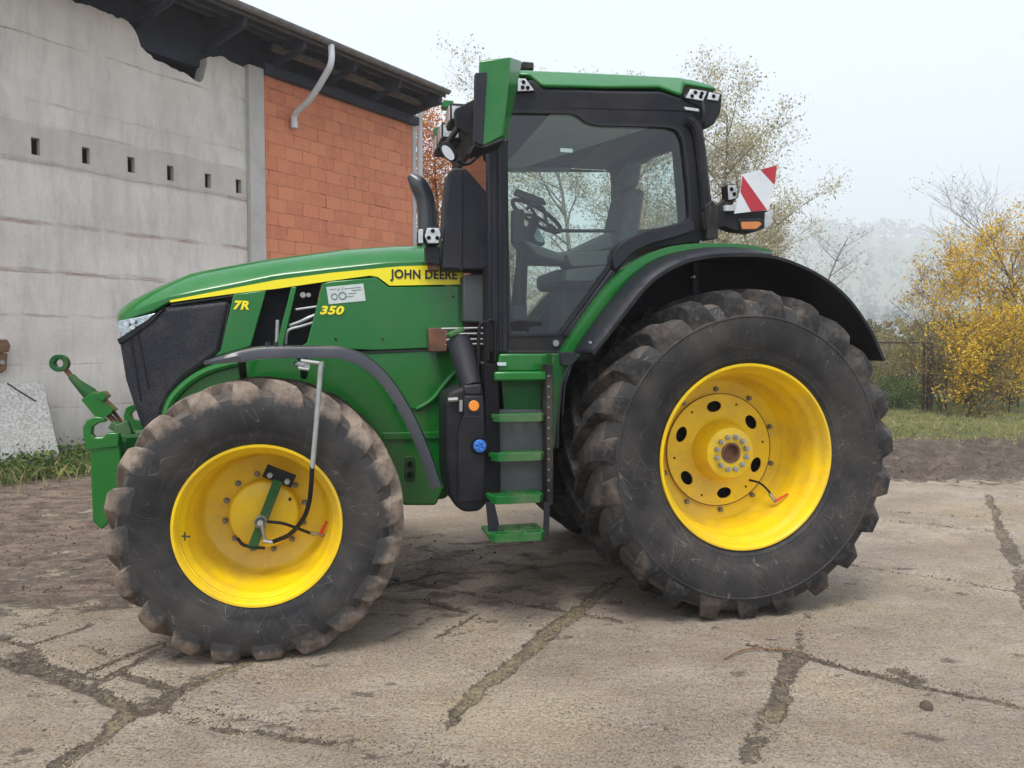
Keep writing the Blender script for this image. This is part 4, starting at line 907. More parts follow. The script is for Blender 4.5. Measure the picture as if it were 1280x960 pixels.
# grey front face of the extension: a band between the green edge and the outer lip
gi = pl([(717, 441), (736, 412), (757, 384), (779, 357), (802, 336), (829, 321), (857, 314), (890, 310), (930, 311), (965, 317)], -.93)
go = pl([(740, 441), (761, 415), (785, 384), (806, 358), (828, 340), (856, 326), (887, 319), (925, 317), (965, 319)], -1.20)
m = MB(); A = smooth_path([Vector((x, -.93, z)) for x, z in gi], 4); B = smooth_path([Vector((x, -1.20, z)) for x, z in go], 4)
B = [B[min(len(B) - 1, round(i * (len(B) - 1) / (len(A) - 1)))] for i in range(len(A))]
vs = []
for a_, b_ in zip(A, B): vs += [a_, b_]
m.add(vs, [(2 * i, 2 * i + 2, 2 * i + 3, 2 * i + 1) for i in range(len(A) - 1)]); sh = m.build('mudguard_skirt', 'grey_plastic', T, smooth=50, recalc=True)
sd = sh.modifiers.new('s', 'SOLIDIFY'); sd.thickness = .012; sd.offset = 0
for px, py in ((737, 428), (868, 346)):
    m = MB(); m.disc(L(px, py, -1.15 if px < 800 else -.8), .008, -1.17 if px < 800 else -.80, -1.14 if px < 800 else -.76, 8); m.build('mudguard_bolt', 'steel', T)
# inner side wall of the mudguard
iw = pl([(706, 443), (728, 408), (752, 378), (778, 350), (806, 330), (840, 318), (885, 312), (940, 314), (985, 326), (1030, 350), (1000, 420), (900, 470), (760, 500)], -.72)
m = MB(); m.prism(iw, -.73, -.70); m.build('mudguard_wall', 'engine_dark', T)
# far mudguard, plain shells mirrored
for o_ in [o for o in COL.objects if o.parent == T and o.name in ('mudguard', 'mudguard_extension', 'mudguard_wall')]:
    c = o_.copy(); COL.objects.link(c); c.scale = (1, -1, 1)

# ---- rear light arm, warning board, work light
yw = -.86
m = MB(); m.prism(rnd_poly(pl([(878, 266), (893, 262), (900, 262), (960, 263), (966, 268), (960, 284), (940, 291), (918, 288), (905, 283), (880, 288)], yw), .01), yw, yw + .10); m.build('rear_light_arm', 'black_plastic', T, bevel=.012, seg=3)
m = MB(); m.prism(pl([(880, 258), (890, 250), (898, 262), (897, 298), (884, 300)], yw), yw - .01, yw + .08); m.prism(pl([(890, 262), (918, 240), (918, 254), (900, 268)], yw), yw + .01, yw + .07); m.tube([L3(888, 258, yw), L3(886, 300, yw)], .02, 8); m.build('light_mount', 'dark_metal', T, bevel=.006)
m = MB(); m.prism(rnd_poly(pl([(922, 274), (950, 273), (956, 278), (948, 289), (926, 289)], yw - .006), .008), yw - .012, yw + .03); ind = m.build('rear_indicator', 'black_decal', T, bevel=.004)
m = MB(); m.prism(rnd_poly(pl([(926, 277.5), (948, 277), (952, 280), (945, 286.5), (927, 286.5)], yw - .012), .006), yw - .018, yw - .01); m.build('indicator_lens', 'orange_plastic', ind, bevel=.003)
m = MB(); m.prism(pl([(956, 266), (966, 262), (964, 282), (955, 286)], yw), yw - .004, yw + .05); m.build('tail_light', 'lamp_lens', T, bevel=.004)
lamp([(910, 232), (920, 231), (921, 248), (911, 250)], yw - .03, yw + .06, led=((.4, .7), (.7, .4)))
m = MB(); m.tube([L3(912, 250, yw), L3(908, 262, yw)], .02, 8); m.build('lamp_stem', 'dark_metal', T)
yb_ = -.98
bd = [(928, 214), (971, 207), (967, 232), (960, 263), (917, 267), (928, 228)]
def quadpoly(u0, v0, u1, v1): pass
m = MB(); bd = [(927, 218), (971, 206.5), (967, 232), (961, 262), (918, 267), (926, 235)]
m.prism(pl(bd, yb_), yb_, yb_ + .006); wb = m.build('warning_board', 'white_reflect', T, smooth=0)
m = MB(); m.prism(pl([(950.5, 212), (971, 206.7), (968, 231), ], yb_), yb_ - .002, yb_ - .0004); m.prism(pl([(928, 219.5), (958.5, 262.2), (939, 264.8), (925.5, 240)], yb_), yb_ - .002, yb_ - .0004)
m.build('red_band', 'red_reflect', wb, smooth=0)
m = MB(); m.prism(pl([(905, 257), (917, 257), (916, 264), (905, 264)], yw), yw - .02, yw + .02); m.build('arm_label', 'white_reflect', T)
# ================================================================== BARN
B = empty('barn', BORG, BYAW)
tag(B, 'old barn with a broken concrete wall, red clay block bay and dark overhanging roof', 'barn')
u_col0, u_col1 = W(307, 200)[0], W(327, 200)[0]
u_end = W(519, 200)[0]
ztop_col = W(315, 84)[1]
u_left = -9.0
out = [(u_left, -.3), (u_col0, -.3)] + [W(x, y) for x, y in ((306.5, 85), (300, 82), (285, 75), (274, 70), (259, 72), (258, 84), (255, 97), (250, 103), (240, 98), (229, 90), (215, 85), (203, 78), (192, 74), (184, 66), (176, 58), (172, 45), (166, 34), (160, 27), (150, 22), (125, 13), (90, 0))] + [(W(90, 0)[0] - .6, W(90, 0)[1] + .02), (u_left, W(90, 0)[1] + .02)]
holes = []
for px, py in ((44.5, 183), (107.5, 194.5), (164, 206), (213, 216.5), (260, 226), (298.5, 233)):
    u, z = W(px, py); holes.append([(u - .055, z - .115), (u + .055, z - .115), (u + .055, z + .115), (u - .055, z + .115)])
jag = []
for i, (p, q) in enumerate(zip(out, out[1:] + out[:1])):
    jag.append(p)
    if 1 < i < 23:
        L_ = math.hypot(q[0] - p[0], q[1] - p[1]); k_ = int(L_ / .055)
        for j in range(1, k_): t = j / k_; jag.append((p[0] + (q[0] - p[0]) * t + rnd.gauss(0, .012), p[1] + (q[1] - p[1]) * t + rnd.gauss(0, .014)))
out = jag
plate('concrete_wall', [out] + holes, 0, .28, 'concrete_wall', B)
for h in holes:
    m = MB(); (a, b), _, (c, d), _ = h; m.box(a - .01, c + .01, .10, .26, b - .01, d + .01); m.build('wall_pocket', 'engine_dark', B, smooth=0)
# shuttering marks: thin ledges left between the pours
m = MB()
for k, (px, py) in enumerate(((150, 222), (80, 342))):
    z = W(px, py)[1]; pts = []
    for i in range(90):
        u = u_left + (u_col0 - u_left) * i / 89; pts.append((u, -.002, z + noise.noise((u * 1.3, k * 5., 0)) * .035))
    m.tube(pts, [.003 + .016 * max(0, noise.noise((p[0] * 5, k, 3))) for p in pts], 5)
m.build('shutter_mark', 'concrete_wall', B)
m = MB(); m.box(u_col0 + .02, u_col1, -.10, .22, -.3, ztop_col); m.build('concrete_post', 'plain_concrete', B, bevel=.012)
m = MB(); m.box(u_col0 - .055, u_col0 + .015, .03, .2, -.3, ztop_col - .02); m.build('wall_joint', 'dark_metal', B)
zb1 = W(513, 156)[1]; zb0 = W(329, 92)[1]
m = MB(); m.prism([(u_col1, -.3), (u_end - .10, -.3), (u_end - .10, max(zb0, zb1) + .05), (u_col1, max(zb0, zb1) + .05)], 0, .25); m.build('clay_block_wall', 'clay_block', B)
m = MB(); m.box(u_end - .10, u_end + .0, -.03, .25, -.3, zb1 + .25); m.build('corner_post', 'plain_concrete', B, bevel=.01)
m = MB(); ux = u_end + .10; m.tube([(ux, -.04, 0.1), (ux, -.04, zb1 + .22), (ux + .05, -.10, zb1 + .36)], .062, 14); m.build('rain_pipe', 'pvc_white', B)
# side and back walls so the inside stays dark
m = MB(); m.box(u_end - .25, u_end - .02, .25, 9, -.3, zb1 + .1); m.box(u_left, u_end, 9, 9.2, -.3, 7.5); m.box(u_left - .2, u_left, 0, 9.2, -.3, 7.5); m.build('rear_wall', 'plain_concrete', B)
# roof: eave beyond the wall, rising to the ridge inside
ye = -1.0
z_e = W(480, 84, ye)[1]
u_r = W(557, 128, ye)[0]
slope = .20
def zr(y): return z_e + (y - ye) * slope
m = MB(); m.prism([(ye, zr(ye)), (ye, zr(ye) + .07), (4.5, zr(4.5) + .07), (10.2, zr(-1.2)), (10.2, zr(-1.2) - .07), (4.5, zr(4.5))], 0, 1)
vs = [(u_left if y == 0 else u_r, x, z) for (x, y, z) in m.v]; m.v = vs
m.build('roof_deck', 'roof_metal', B, smooth=0, recalc=True)
m = MB()
for y in (-.62, -.25, .5, 1.6, 2.8, 4.0): m.obox((u_left, y, zr(y) - .05), (u_r - .05, y, zr(y) - .05), .07, .10)
m.build('purlin', 'purlin', B)
k = 0
for u in [u_r - .12 - 1.15 * i for i in range(11)]:
    m = MB(); m.obox((u, ye + .05, zr(ye + .05) - .16), (u, 4.4, zr(4.4) - .16), .07, .14)
    m.obox((u, ye + .1, zr(ye) - .20), (u, .3, zr(.3) - .62), .05, .10); m.build('rafter', 'roof_wood', B)
m = MB(); m.box(u_col1 + .0, u_end - .01, -.14, .2, max(zb0, zb1) - .02, max(zb0, zb1) + .15); m.build('wall_plate', 'roof_wood', B, bevel=.01)
zq = W(545, 138, ye * .6)[1]
m = MB(); m.prism([(ye + .06, zq), (.30, zq - .02), (.30, zr(.3) - .01), (ye + .06, zr(ye + .06) - .01)], 0, 1); m.v = [(u_r - .09 if y == 0 else u_r - .04, x, z) for (x, y, z) in m.v]; m.build('barge_board', 'roof_wood', B, smooth=0, recalc=True)
m = MB(); m.box(u_col1 + .0, u_r - .1, -.42, -.32, zb1 + .30, zb1 + .40); m.build('tie_beam', 'beam_wood', B)
m = MB(); m.box(u_left, u_end, .2, .35, zr(.3) - .9, zr(.3) - .05); m.build('roof_lining', 'roof_wood', B)
m = MB(); m.box(u_left, u_end - .3, 2.2, 2.3, 3.5, zr(2.2) - .1); m.build('inner_boards', 'roof_wood', B)
# gutter along the eave and the broken swan-neck
m = MB(); prof = []
for kx in range(9):
    t = math.pi * kx / 8; prof.append((-.075 * math.cos(t), -.075 * math.sin(t)))
gy, gz = ye - .08, zr(ye) + .02
vs = []; fs = []; us = [u_left, u_r]
for u in us: vs += [(u, gy + a, gz + b) for a, b in prof] + [(u, gy + a * .93, gz + b * .93) for a, b in prof[::-1]]
n_ = len(prof) * 2
for q in range(n_): fs.append((q, (q + 1) % n_, (q + 1) % n_ + n_, q + n_))
fs += [tuple(range(n_)), tuple(range(2 * n_ - 1, n_ - 1, -1))]
m.add(vs, fs); m.build('gutter', 'gutter_zinc', B, recalc=True)
m = MB(); m.box(u_left, u_r, ye - .01, ye + .02, zr(ye) - .10, zr(ye) - .004); m.build('fascia', 'roof_metal', B)
m = MB(); us_ = W(414, 64, gy)[0]
sw = smooth_path([(us_, gy, gz - .05), (us_, gy, gz - .32), (us_, gy + .12, gz - .50), (us_ - .0, gy + .55, gz - .86), (us_, -.12, gz - 1.06), (us_, -.09, gz - 1.28)], 6)
m.tube(sw, .055, 14); m.tube([(us_, -.09, gz - 1.18), (us_, -.09, gz - 1.30)], .063, 14); m.build('swan_neck', 'pvc_white', B)

# ---- things by the wall
lo = empty('leaning_slab', (0, 0, 0), 0)
a = BORG + BX * (W(-30, 575)[0]) ; 
def wl(u, y, z): p = BORG + BX * u + BY * y; return Vector((p.x, p.y, z))
uA, uB = W(-34, 570, -.6)[0], W(78, 570, -.6)[0]
bpy.data.objects.remove(lo)
p0 = wl(W(-60, 478)[0], -.08, 0); 
mS = MB(); TL, TR = W(-44, 479, -.10), W(54, 479, -.10); BL, BR = W(8, 592, -.62), W(79, 586, -.62)
topz = (TL[1] + TR[1]) / 2
vs = []
for (u, y, z) in ((BL[0] - .25, -.62, .02), (BR[0], -.62, .02), (TR[0], -.10, topz), (TL[0], -.10, topz)): vs.append(wl(u, y, z))
nrm = (vs[1] - vs[0]).cross(vs[3] - vs[0]).normalized() * .07
if nrm.dot(CC - vs[0]) < 0: nrm = -nrm
mS.add(vs + [v - nrm for v in vs], [(0, 1, 2, 3), (7, 6, 5, 4), (0, 4, 5, 1), (1, 5, 6, 2), (2, 6, 7, 3), (3, 7, 4, 0)])
def speck():
    m, nt, b, out = new_mat('terrazzo'); s = N(nt); co = s.coord()
    c = s.mix(s.ramp(s.noise(co, 30, 8, .8), .42, .60), (.32, .30, .27), (.60, .58, .54)); c = s.mix(s.ramp(s.noise(co, 9, 9, .85), .56, .62, 0, .7), c, (.24, .215, .185))
    s.l.new(c, b.inputs['Base Color']); b.inputs['Roughness'].default_value = .85; s.bump(s.noise(co, 30, 5), .4, .02, b); M['terrazzo'] = m
speck()
o = mS.build('leaning_slab', 'terrazzo', None, bevel=.006, recalc=True); tag(o, 'speckled pale stone slab leaning against the concrete wall among weeds', 'stone slab')
cr = MB(); cr.tube(smooth_path([vs[3].lerp(vs[2], .52) + nrm * .05, vs[3].lerp(vs[2], .62).lerp(vs[1], .1) + nrm * .12, vs[3].lerp(vs[2], .8).lerp(vs[1], .22) + nrm * .1], 5), .008, 6)
o = cr.build('wire_offcut', 'hose_rubber'); tag(o, 'bent dark wire lying across the top of the pale slab', 'wire')
# rusty timber bracket on the wall
H = empty('timber_bracket', wl(W(-4, 445)[0], 0, 0), BYAW); tag(H, 'weathered brown timber bracket fixed to the concrete wall at the picture edge', 'bracket')
def rel(px, py, y):
    u, z = W(px, py, y); return (u - W(-4, 445)[0], z)
m = MB(); m.prism([rel(x, y, -.10) for x, y in ((-14, 425), (8, 424), (12, 432), (10, 440), (-14, 441))], -.14, .0); m.build('top_block', 'wood_old', H, bevel=.015)
m = MB(); m.prism([rel(x, y, -.08) for x, y in ((-12, 441.5), (9, 441.5), (8, 462), (2, 466), (-12, 466))], -.10, .0); m.build('lower_block', 'wood_old', H, bevel=.012)
m = MB(); m.disc(rel(2, 453, -.1), .03, -.125, -.1, 10); m.build('bolt_head', 'steel', H)

# ================================================================== GROUND
def hash2(ix, iy, s):
    h = (ix * 374761393 + iy * 668265263 + s * 1442695041) & 0xffffffff
    h = ((h ^ (h >> 13)) * 1274126177) & 0xffffffff
    return ((h ^ (h >> 16)) & 0xffff) / 65535.0
def vn(x, y, s=0):
    ix = np.floor(x).astype(np.int64); iy = np.floor(y).astype(np.int64); fx = x - ix; fy = y - iy
    fx = fx * fx * (3 - 2 * fx); fy = fy * fy * (3 - 2 * fy)
    return (hash2(ix, iy, s) * (1 - fx) + hash2(ix + 1, iy, s) * fx) * (1 - fy) + (hash2(ix, iy + 1, s) * (1 - fx) + hash2(ix + 1, iy + 1, s) * fx) * fy
def fbm(x, y, s=0, o=5, g=.55):
    t = 0; a = 1; n = 0
    for i in range(o): t = t + a * vn(x * 2 ** i, y * 2 ** i, s + i * 17); n += a; a *= g
    return t / n
def sst(x, a, b): t = np.clip((x - a) / (b - a), 0, 1); return t * t * (3 - 2 * t)
def cut(a, b, da, db, n):      # coarse steps growing away from b
    return a + (b - a) * (np.linspace(0, 1, n) ** 2.2)
gx = np.concatenate([-cut(8.5, 2300, 0, 0, 46)[::-1], np.arange(-8.47, 12.5, .030), cut(12.53, 2300, 0, 0, 90)])
ys_ = []; y = 1.4
while y < 24: ys_.append(y); y += .011 + .0040 * (y - 1.4)
gy_ = np.concatenate([-cut(0, 60, 0, 0, 10)[::-1] - .2, np.array([.6, 1.1]), np.array(ys_), cut(24.2, 2000, 0, 0, 110)])
X, Y = np.meshgrid(gx, gy_)
# slab joints measured on the photo (a, b, half width in metres, strength)
J = [((-40, 812), (0, 824), .025, .9), ((0, 824), (60, 842), .035, 1), ((60, 842), (109, 863), .03, 1), ((109, 863), (175, 888), .035, 1), ((175, 888), (206, 884), .06, 1), ((206, 884), (223, 866), .035, 1), ((223, 866), (306, 829), .030, 1), ((306, 829), (330, 816), .04, .9),
     ((175, 888), (120, 925), .04, 1), ((120, 925), (60, 962), .035, 1), ((0, 797), (39, 806), .02, .8), ((39, 806), (57, 800), .02, .9), ((57, 800), (118, 779), .022, .9), ((39, 806), (70, 845), .02, .8), ((30, 815), (79, 852), .03, .9),
     ((79, 852), (144, 828), .022, .9), ((144, 828), (206, 802), .02, .8), ((109, 863), (157, 836), .022, 1), ((157, 836), (212, 806), .02, .8), ((153, 841), (228, 866), .022, .9), ((60, 830), (130, 852), .018, .7), ((100, 806), (150, 826), .018, .6), ((228, 820), (250, 808), .03, .8),
     ((206, 888), (245, 905), .035, .9), ((245, 905), (300, 911), .028, .8), ((240, 884), (300, 893), .018, .6), ((300, 893), (380, 912), .016, .5), ((300, 911), (442, 932), .04, .6), ((442, 932), (515, 938), .05, .6), ((0, 790), (90, 768), .014, .5), ((90, 768), (165, 752), .016, .5),
     ((515, 938), (560, 898), .05, .7), ((560, 898), (590, 866), .045, .9), ((590, 866), (700, 776), .05, .95), ((700, 776), (765, 728), .045, .95), ((765, 728), (900, 660), .03, .6), ((490, 725), (700, 763), .018, .9), ((700, 763), (772, 776), .02, .8), ((515, 938), (620, 975), .04, .6),
     ((470, 735), (560, 714), .03, .9), ((560, 714), (625, 682), .025, .6), ((520, 750), (574, 764), .028, .9), ((545, 796), (593, 768), .018, .7), ((476, 800), (544, 771), .016, .5),
     ((995, 818), (960, 895), .06, .95), ((960, 895), (925, 975), .065, .6), ((995, 818), (1012, 765), .035, .5), ((995, 818), (1085, 840), .022, 1), ((1085, 840), (1150, 858), .03, .9), ((1150, 858), (1290, 886), .022, .75), ((995, 818), (930, 802), .016, .9), ((860, 790), (930, 802), .01, .5),
     ((1060, 705), (1290, 742), .022, .75), ((1236, 620), (1250, 660), .05, .75), ((1250, 660), (1290, 760), .055, .75), ((1100, 650), (1290, 668), .022, .6), ((1110, 640), (1236, 646), .015, .5), ((1120, 838), (1150, 850), .03, .8)]
wob_x = (fbm(X * 1.7, Y * 1.7, 3) - .5) * .10 + (fbm(X * 9, Y * 9, 5, 3) - .5) * .06
wob_y = (fbm(X * 1.7, Y * 1.7, 31) - .5) * .10 + (fbm(X * 9, Y * 9, 41, 3) - .5) * .05
near = (Y > 1.3) & (Y < 16) & (X > -9) & (X < 14)
joint = np.zeros_like(X); xs = (X + wob_x)[near]; yy_ = (Y + wob_y)[near]; jn = np.zeros_like(xs)
brk = fbm(X * 2.6, Y * 2.6, 77, 4)[near]; wvar = .5 + 1.1 * fbm(X * 1.1, Y * 1.1, 91, 3)[near]
for a, b, w, k in J:
    ax_, ay_ = G(*a); bx_, by_ = G(*b); dx, dy = bx_ - ax_, by_ - ay_; l2 = dx * dx + dy * dy + 1e-9
    t = np.clip(((xs - ax_) * dx + (yy_ - ay_) * dy) / l2, 0, 1); d = np.hypot(xs - ax_ - t * dx, yy_ - ay_ - t * dy)
    w *= 1.0; jn = np.maximum(jn, k * .9 * (1 - sst(d, w * wvar * .3, w * wvar * 1.6)) * (.45 + .55 * sst(brk + (k - .5) * .3, .30, .50)))
joint[near] = jn
# mud: smeared over the left and behind, heavy along the far yard edge
n1 = fbm(X * .55, Y * .9, 11); n2 = fbm(X * 2.2, Y * 4.5, 19); n3 = fbm(X * 7, Y * 12, 23, 4)
left = (1 - sst(X + (Y - 4.0) * .55 + (n1 - .5) * 3.0, -2.9, -.2)) * (.12 + .88 * sst(Y + (n1 - .5) * 1.2, 4.3, 5.4))
far_ = sst(Y + (n1 - .5) * 2.5, 8.6, 10.4)
under = sst(1 - np.hypot((X + .2) / 3.2, (Y - 5.6) / 1.6), 0, .6) * .22
mud = np.clip(np.maximum(np.maximum(left * .75, far_), under), 0, 1)
mud = np.clip(mud * (.50 + .9 * (n2 - .25)) + .10 * sst(n3, .5, .75), 0, 1)
gr = np.zeros_like(X)
gr = np.maximum(gr, sst(Y + (n1 - .5) * 1.6, 12.9, 14.1) * sst(X, 2.5, 4.5))
gr = np.maximum(gr, sst(Y, 22, 24)); gr = np.maximum(gr, sst(Y, 26, 28))
gr = np.where((Y < 1) | (X < -11) , .35, gr)
yb2 = 10.6 + (X + 6.4) / .578 * .816                       # barn wall line
wallw = sst(-(Y - yb2), .0, 1.1); gr = np.maximum(gr, (1 - sst(np.abs(Y - yb2 + .35), .3, .8 + .4 * n2)) * (X < -3) * .8)
# heights
Z = joint * -.022 + mud * ((n3 - .5) * .07 + (n2 - .5) * .07) + (fbm(X * 1.3, Y * 1.3, 51) - .5) * .012 + (vn(X * 30, Y * 30, 61) - .5) * .003 + gr * (fbm(X * 2, Y * 2, 8) - .4) * .06
ruts = far_ * (np.sin((Y * 5.2 + n1 * 6)) * .03 + (fbm(X * 3, Y * 6, 29, 4) - .5) * .34) * (X > 2); Z += ruts
px_, py_ = X - ORG.x, Y - ORG.y
flat = np.ones_like(X)
for (lx, ly) in ((0, -.9), (0, .9), (-2.838, -.95), (-2.838, .95)):
    wx0 = ORG.x + AX.x * lx + AY.x * ly; wy0 = ORG.y + AX.y * lx + AY.y * ly
    flat *= sst(np.hypot(X - wx0, Y - wy0), .35, .9)
Z = np.where(near, Z * flat - .004 * (1 - flat), Z)
down = -sst(Y, 26, 75) * 5.0
hill = sst(np.hypot(X * .6, Y), 500, 1500) * (150 + 60 * fbm(X / 300, Y / 300, 71, 3) + 22 * np.sin(X / 210.))
roll = sst(Y, 70, 150) * 4
Z = Z + down + hill + roll * (fbm(X / 60, Y / 60, 73, 3))
Z = np.where(Y < 0, 0, Z)
ny, nx = X.shape
me = bpy.data.meshes.new('ground')
co = np.stack([X.ravel(), Y.ravel(), Z.ravel()], 1).astype(np.float32)
idx = (np.arange(ny - 1)[:, None] * nx + np.arange(nx - 1)[None]).ravel()
quads = np.stack([idx, idx + 1, idx + nx + 1, idx + nx], 1).astype(np.int32)
me.vertices.add(len(co)); me.vertices.foreach_set('co', co.ravel())
me.loops.add(quads.size); me.loops.foreach_set('vertex_index', quads.ravel())
me.polygons.add(len(quads)); me.polygons.foreach_set('loop_start', np.arange(0, quads.size, 4, dtype=np.int32)); me.polygons.foreach_set('loop_total', np.full(len(quads), 4, np.int32))
me.update(); me.polygons.foreach_set('use_smooth', [True] * len(quads))
for nm, arr in (('joint', joint), ('mud', mud), ('grass', gr), ('wet', far_ * (X > 0) * .9)):
    at = me.attributes.new(nm, 'FLOAT', 'POINT'); at.data.foreach_set('value', arr.ravel().astype(np.float32))
def ground_mat():
    m, nt, b, out = new_mat('yard_ground'); s = N(nt); co = s.coord()
    jt, md, gs = s.attr('joint'), s.attr('mud'), s.attr('grass')
    st = s.mapping(co, (1, 1.7, 1), rot=(0, 0, R(-22)))
    c = s.mix(s.ramp(s.noise(co, 1.1, 8, .62), .35, .65), (.33, .258, .200), (.45, .368, .292)); c = s.mix(s.ramp(s.noise(s.mapping(co, (1, 1.6, 1), loc=(3, 8, 0)), .7, 9, .72), .46, .60, 0, .55), c, (.215, .162, .122))
    c = s.mix(s.ramp(s.noise(st, 1.6, 10, .74), .46, .60, 0, .55), c, (.25, .183, .136)); sk = s.mapping(co, (1, 5, 1), rot=(0, 0, R(-24))); c = s.mix(s.ramp(s.noise(sk, 7, 9, .75), .53, .60, 0, .6), c, (.21, .16, .12))
    clus = s.ramp(s.noise(co, 1.7, 7, .7), .44, .64)
    g1 = s.ramp(s.noise(st, 24, 6, .78), .52, .60); c = s.mix(s.math('MULTIPLY', s.math('MULTIPLY', g1, s.ramp(clus, 0, 1, .3, 1)), .85), c, (.15, .112, .082))
    g2 = s.ramp(s.noise(co, 70, 5, .75), .55, .61); c = s.mix(s.math('MULTIPLY', s.math('MULTIPLY', g2, s.ramp(clus, 0, 1, .25, 1)), .8), c, (.10, .074, .055)); c = s.mix(s.ramp(s.noise(co, 33, 7, .8), .63, .66, 0, .85), c, (.08, .058, .043))
    g3 = s.ramp(s.noise(co, 100, 3, .6, 0), .61, .66); c = s.mix(s.math('MULTIPLY', g3, .75), c, (.56, .50, .40))
    ch = s.math('MULTIPLY', s.ramp(s.noise(s.mapping(co, loc=(7, 3, 0)), .8, 6, .65), .50, .64), s.ramp(s.noise(s.mapping(co, (1, 1, 1)), 60, 4, .8), .50, .60))
    c = s.mix(s.ramp(s.noise(s.mapping(co, loc=(4, 9, 0)), .75, 7, .7), .50, .66, 0, .45), c, (.36, .28, .15)); c = s.mix(s.math('MULTIPLY', ch, .75), c, (.58, .48, .28))
    spots = s.ramp(s.noise(st, 12, 8, .82), .635, .66, 0, .9); c = s.mix(spots, c, (.075, .054, .040))
    # mud: smeared, with dry pale crests and wet hollows
    mn = s.noise(st, 3.4, 10, .76)
    mc = s.mix(s.ramp(s.math('ADD', s.math('MULTIPLY', mn, .6), s.math('MULTIPLY', s.noise(s.mapping(co, (1, 3.2, 1), rot=(0, 0, R(-18))), 1.5, 9, .72), .4)), .42, .55), (.075, .051, .038), (.33, .232, .172)); mc = s.mix(s.ramp(s.noise(co, 38, 6, .75), .52, .62, 0, .75), mc, (.07, .048, .036))
    mf = s.ramp(s.math('ADD', s.math('MULTIPLY', md, 1.3), s.math('MULTIPLY', s.math('SUBTRACT', s.noise(st, 3.1, 10, .75), .5), 2.0)), .28, .52)
    wt = s.attr('wet'); mc = s.mix(s.math('MULTIPLY', wt, s.ramp(s.noise(st, 2.6, 9, .75), .38, .56, .35, .92)), mc, (.055, .040, .031))
    c = s.mix(s.math('MULTIPLY', mf, .88), c, mc)
    jv = s.math('ADD', jt, s.math('MULTIPLY', s.math('SUBTRACT', s.noise(co, 16, 10, .82), .5), 1.9)); jf = s.ramp(jv, .40, .47)
    jc = s.mix(s.ramp(s.noise(co, 36, 7, .8), .44, .58), (.060, .043, .032), (.235, .175, .125))
    moss = s.math('MULTIPLY', s.ramp(s.noise(s.mapping(co, loc=(2, 5, 0)), 1.3, 5, .6), .46, .56), s.ramp(jt, .45, .75)); jc = s.mix(s.math('MULTIPLY', moss, s.ramp(s.noise(co, 44, 5, .8), .42, .56)), jc, (.38, .30, .16))
    c = s.mix(s.math('MULTIPLY', jf, .92), c, jc)
    gc = s.mix(s.ramp(s.noise(co, 3, 8, .7), .35, .65), (.085, .095, .035), (.17, .155, .07)); gc = s.mix(s.ramp(s.noise(co, 17, 6, .7), .55, .66), gc, (.26, .20, .10))
    gf = s.ramp(s.math('ADD', gs, s.math('MULTIPLY', s.math('SUBTRACT', s.noise(co, 2.4, 7, .7), .5), .8)), .30, .60)
    c = s.mix(gf, c, gc)
    s.l.new(c, b.inputs['Base Color'])
    b.inputs['Roughness'].default_value = .88
    h = s.math('ADD', s.math('MULTIPLY', s.noise(co, 26, 10, .78), .55), s.math('MULTIPLY', g2, -.12))
    h = s.math('ADD', h, s.math('MULTIPLY', spots, .15)); h = s.math('SUBTRACT', h, s.math('MULTIPLY', s.math('MULTIPLY', jf, s.noise(co, 20, 8, .8)), .7)); h = s.math('ADD', h, s.math('MULTIPLY', s.math('MULTIPLY', mf, mn), 2.4))
    s.bump(h, .9, .045, b); M['yard_ground'] = m
ground_mat(); me.materials.append(M['yard_ground'])
go = bpy.data.objects.new('ground', me); COL.objects.link(go); tag(go, kind='structure')
def gz(x, y):
    j = int(np.clip(np.searchsorted(gx, x), 1, nx - 1)); i = int(np.clip(np.searchsorted(gy_, y), 1, ny - 1)); return float(Z[i, j])

# ================================================================== VEGETATION
class Leaves:
    def __init__(s): s.v = []; s.f = []; s.t = []
    def leaf(s, c, size, tint, up=.3, asp=.6):
        n = Vector((rnd.gauss(0, 1), rnd.gauss(0, 1), rnd.gauss(0, 1) + up)).normalized(); a = n.orthogonal().normalized()
        a.rotate(Matrix.Rotation(rnd.random() * 6.28, 3, n)); b = n.cross(a) * size * asp / 2; a = a * size / 2
        k = len(s.v); c = Vector(c); s.v += [c - a, c + b * .9 - a * .1, c + a, c - b * .9 - a * .1]; s.f.append((k, k + 1, k + 2, k + 3)); s.t += [tint] * 4
    def build(s, name, mat, parent=None, loc=None):
        me = bpy.data.meshes.new(name); me.from_pydata([tuple(v) for v in s.v], [], s.f); me.materials.append(M[mat])
        at = me.attributes.new('tint', 'FLOAT', 'POINT'); at.data.foreach_set('value', s.t); me.update()
        o = bpy.data.objects.new(name, me); COL.objects.link(o); o.parent = parent
        if loc: o.location = loc
        return o
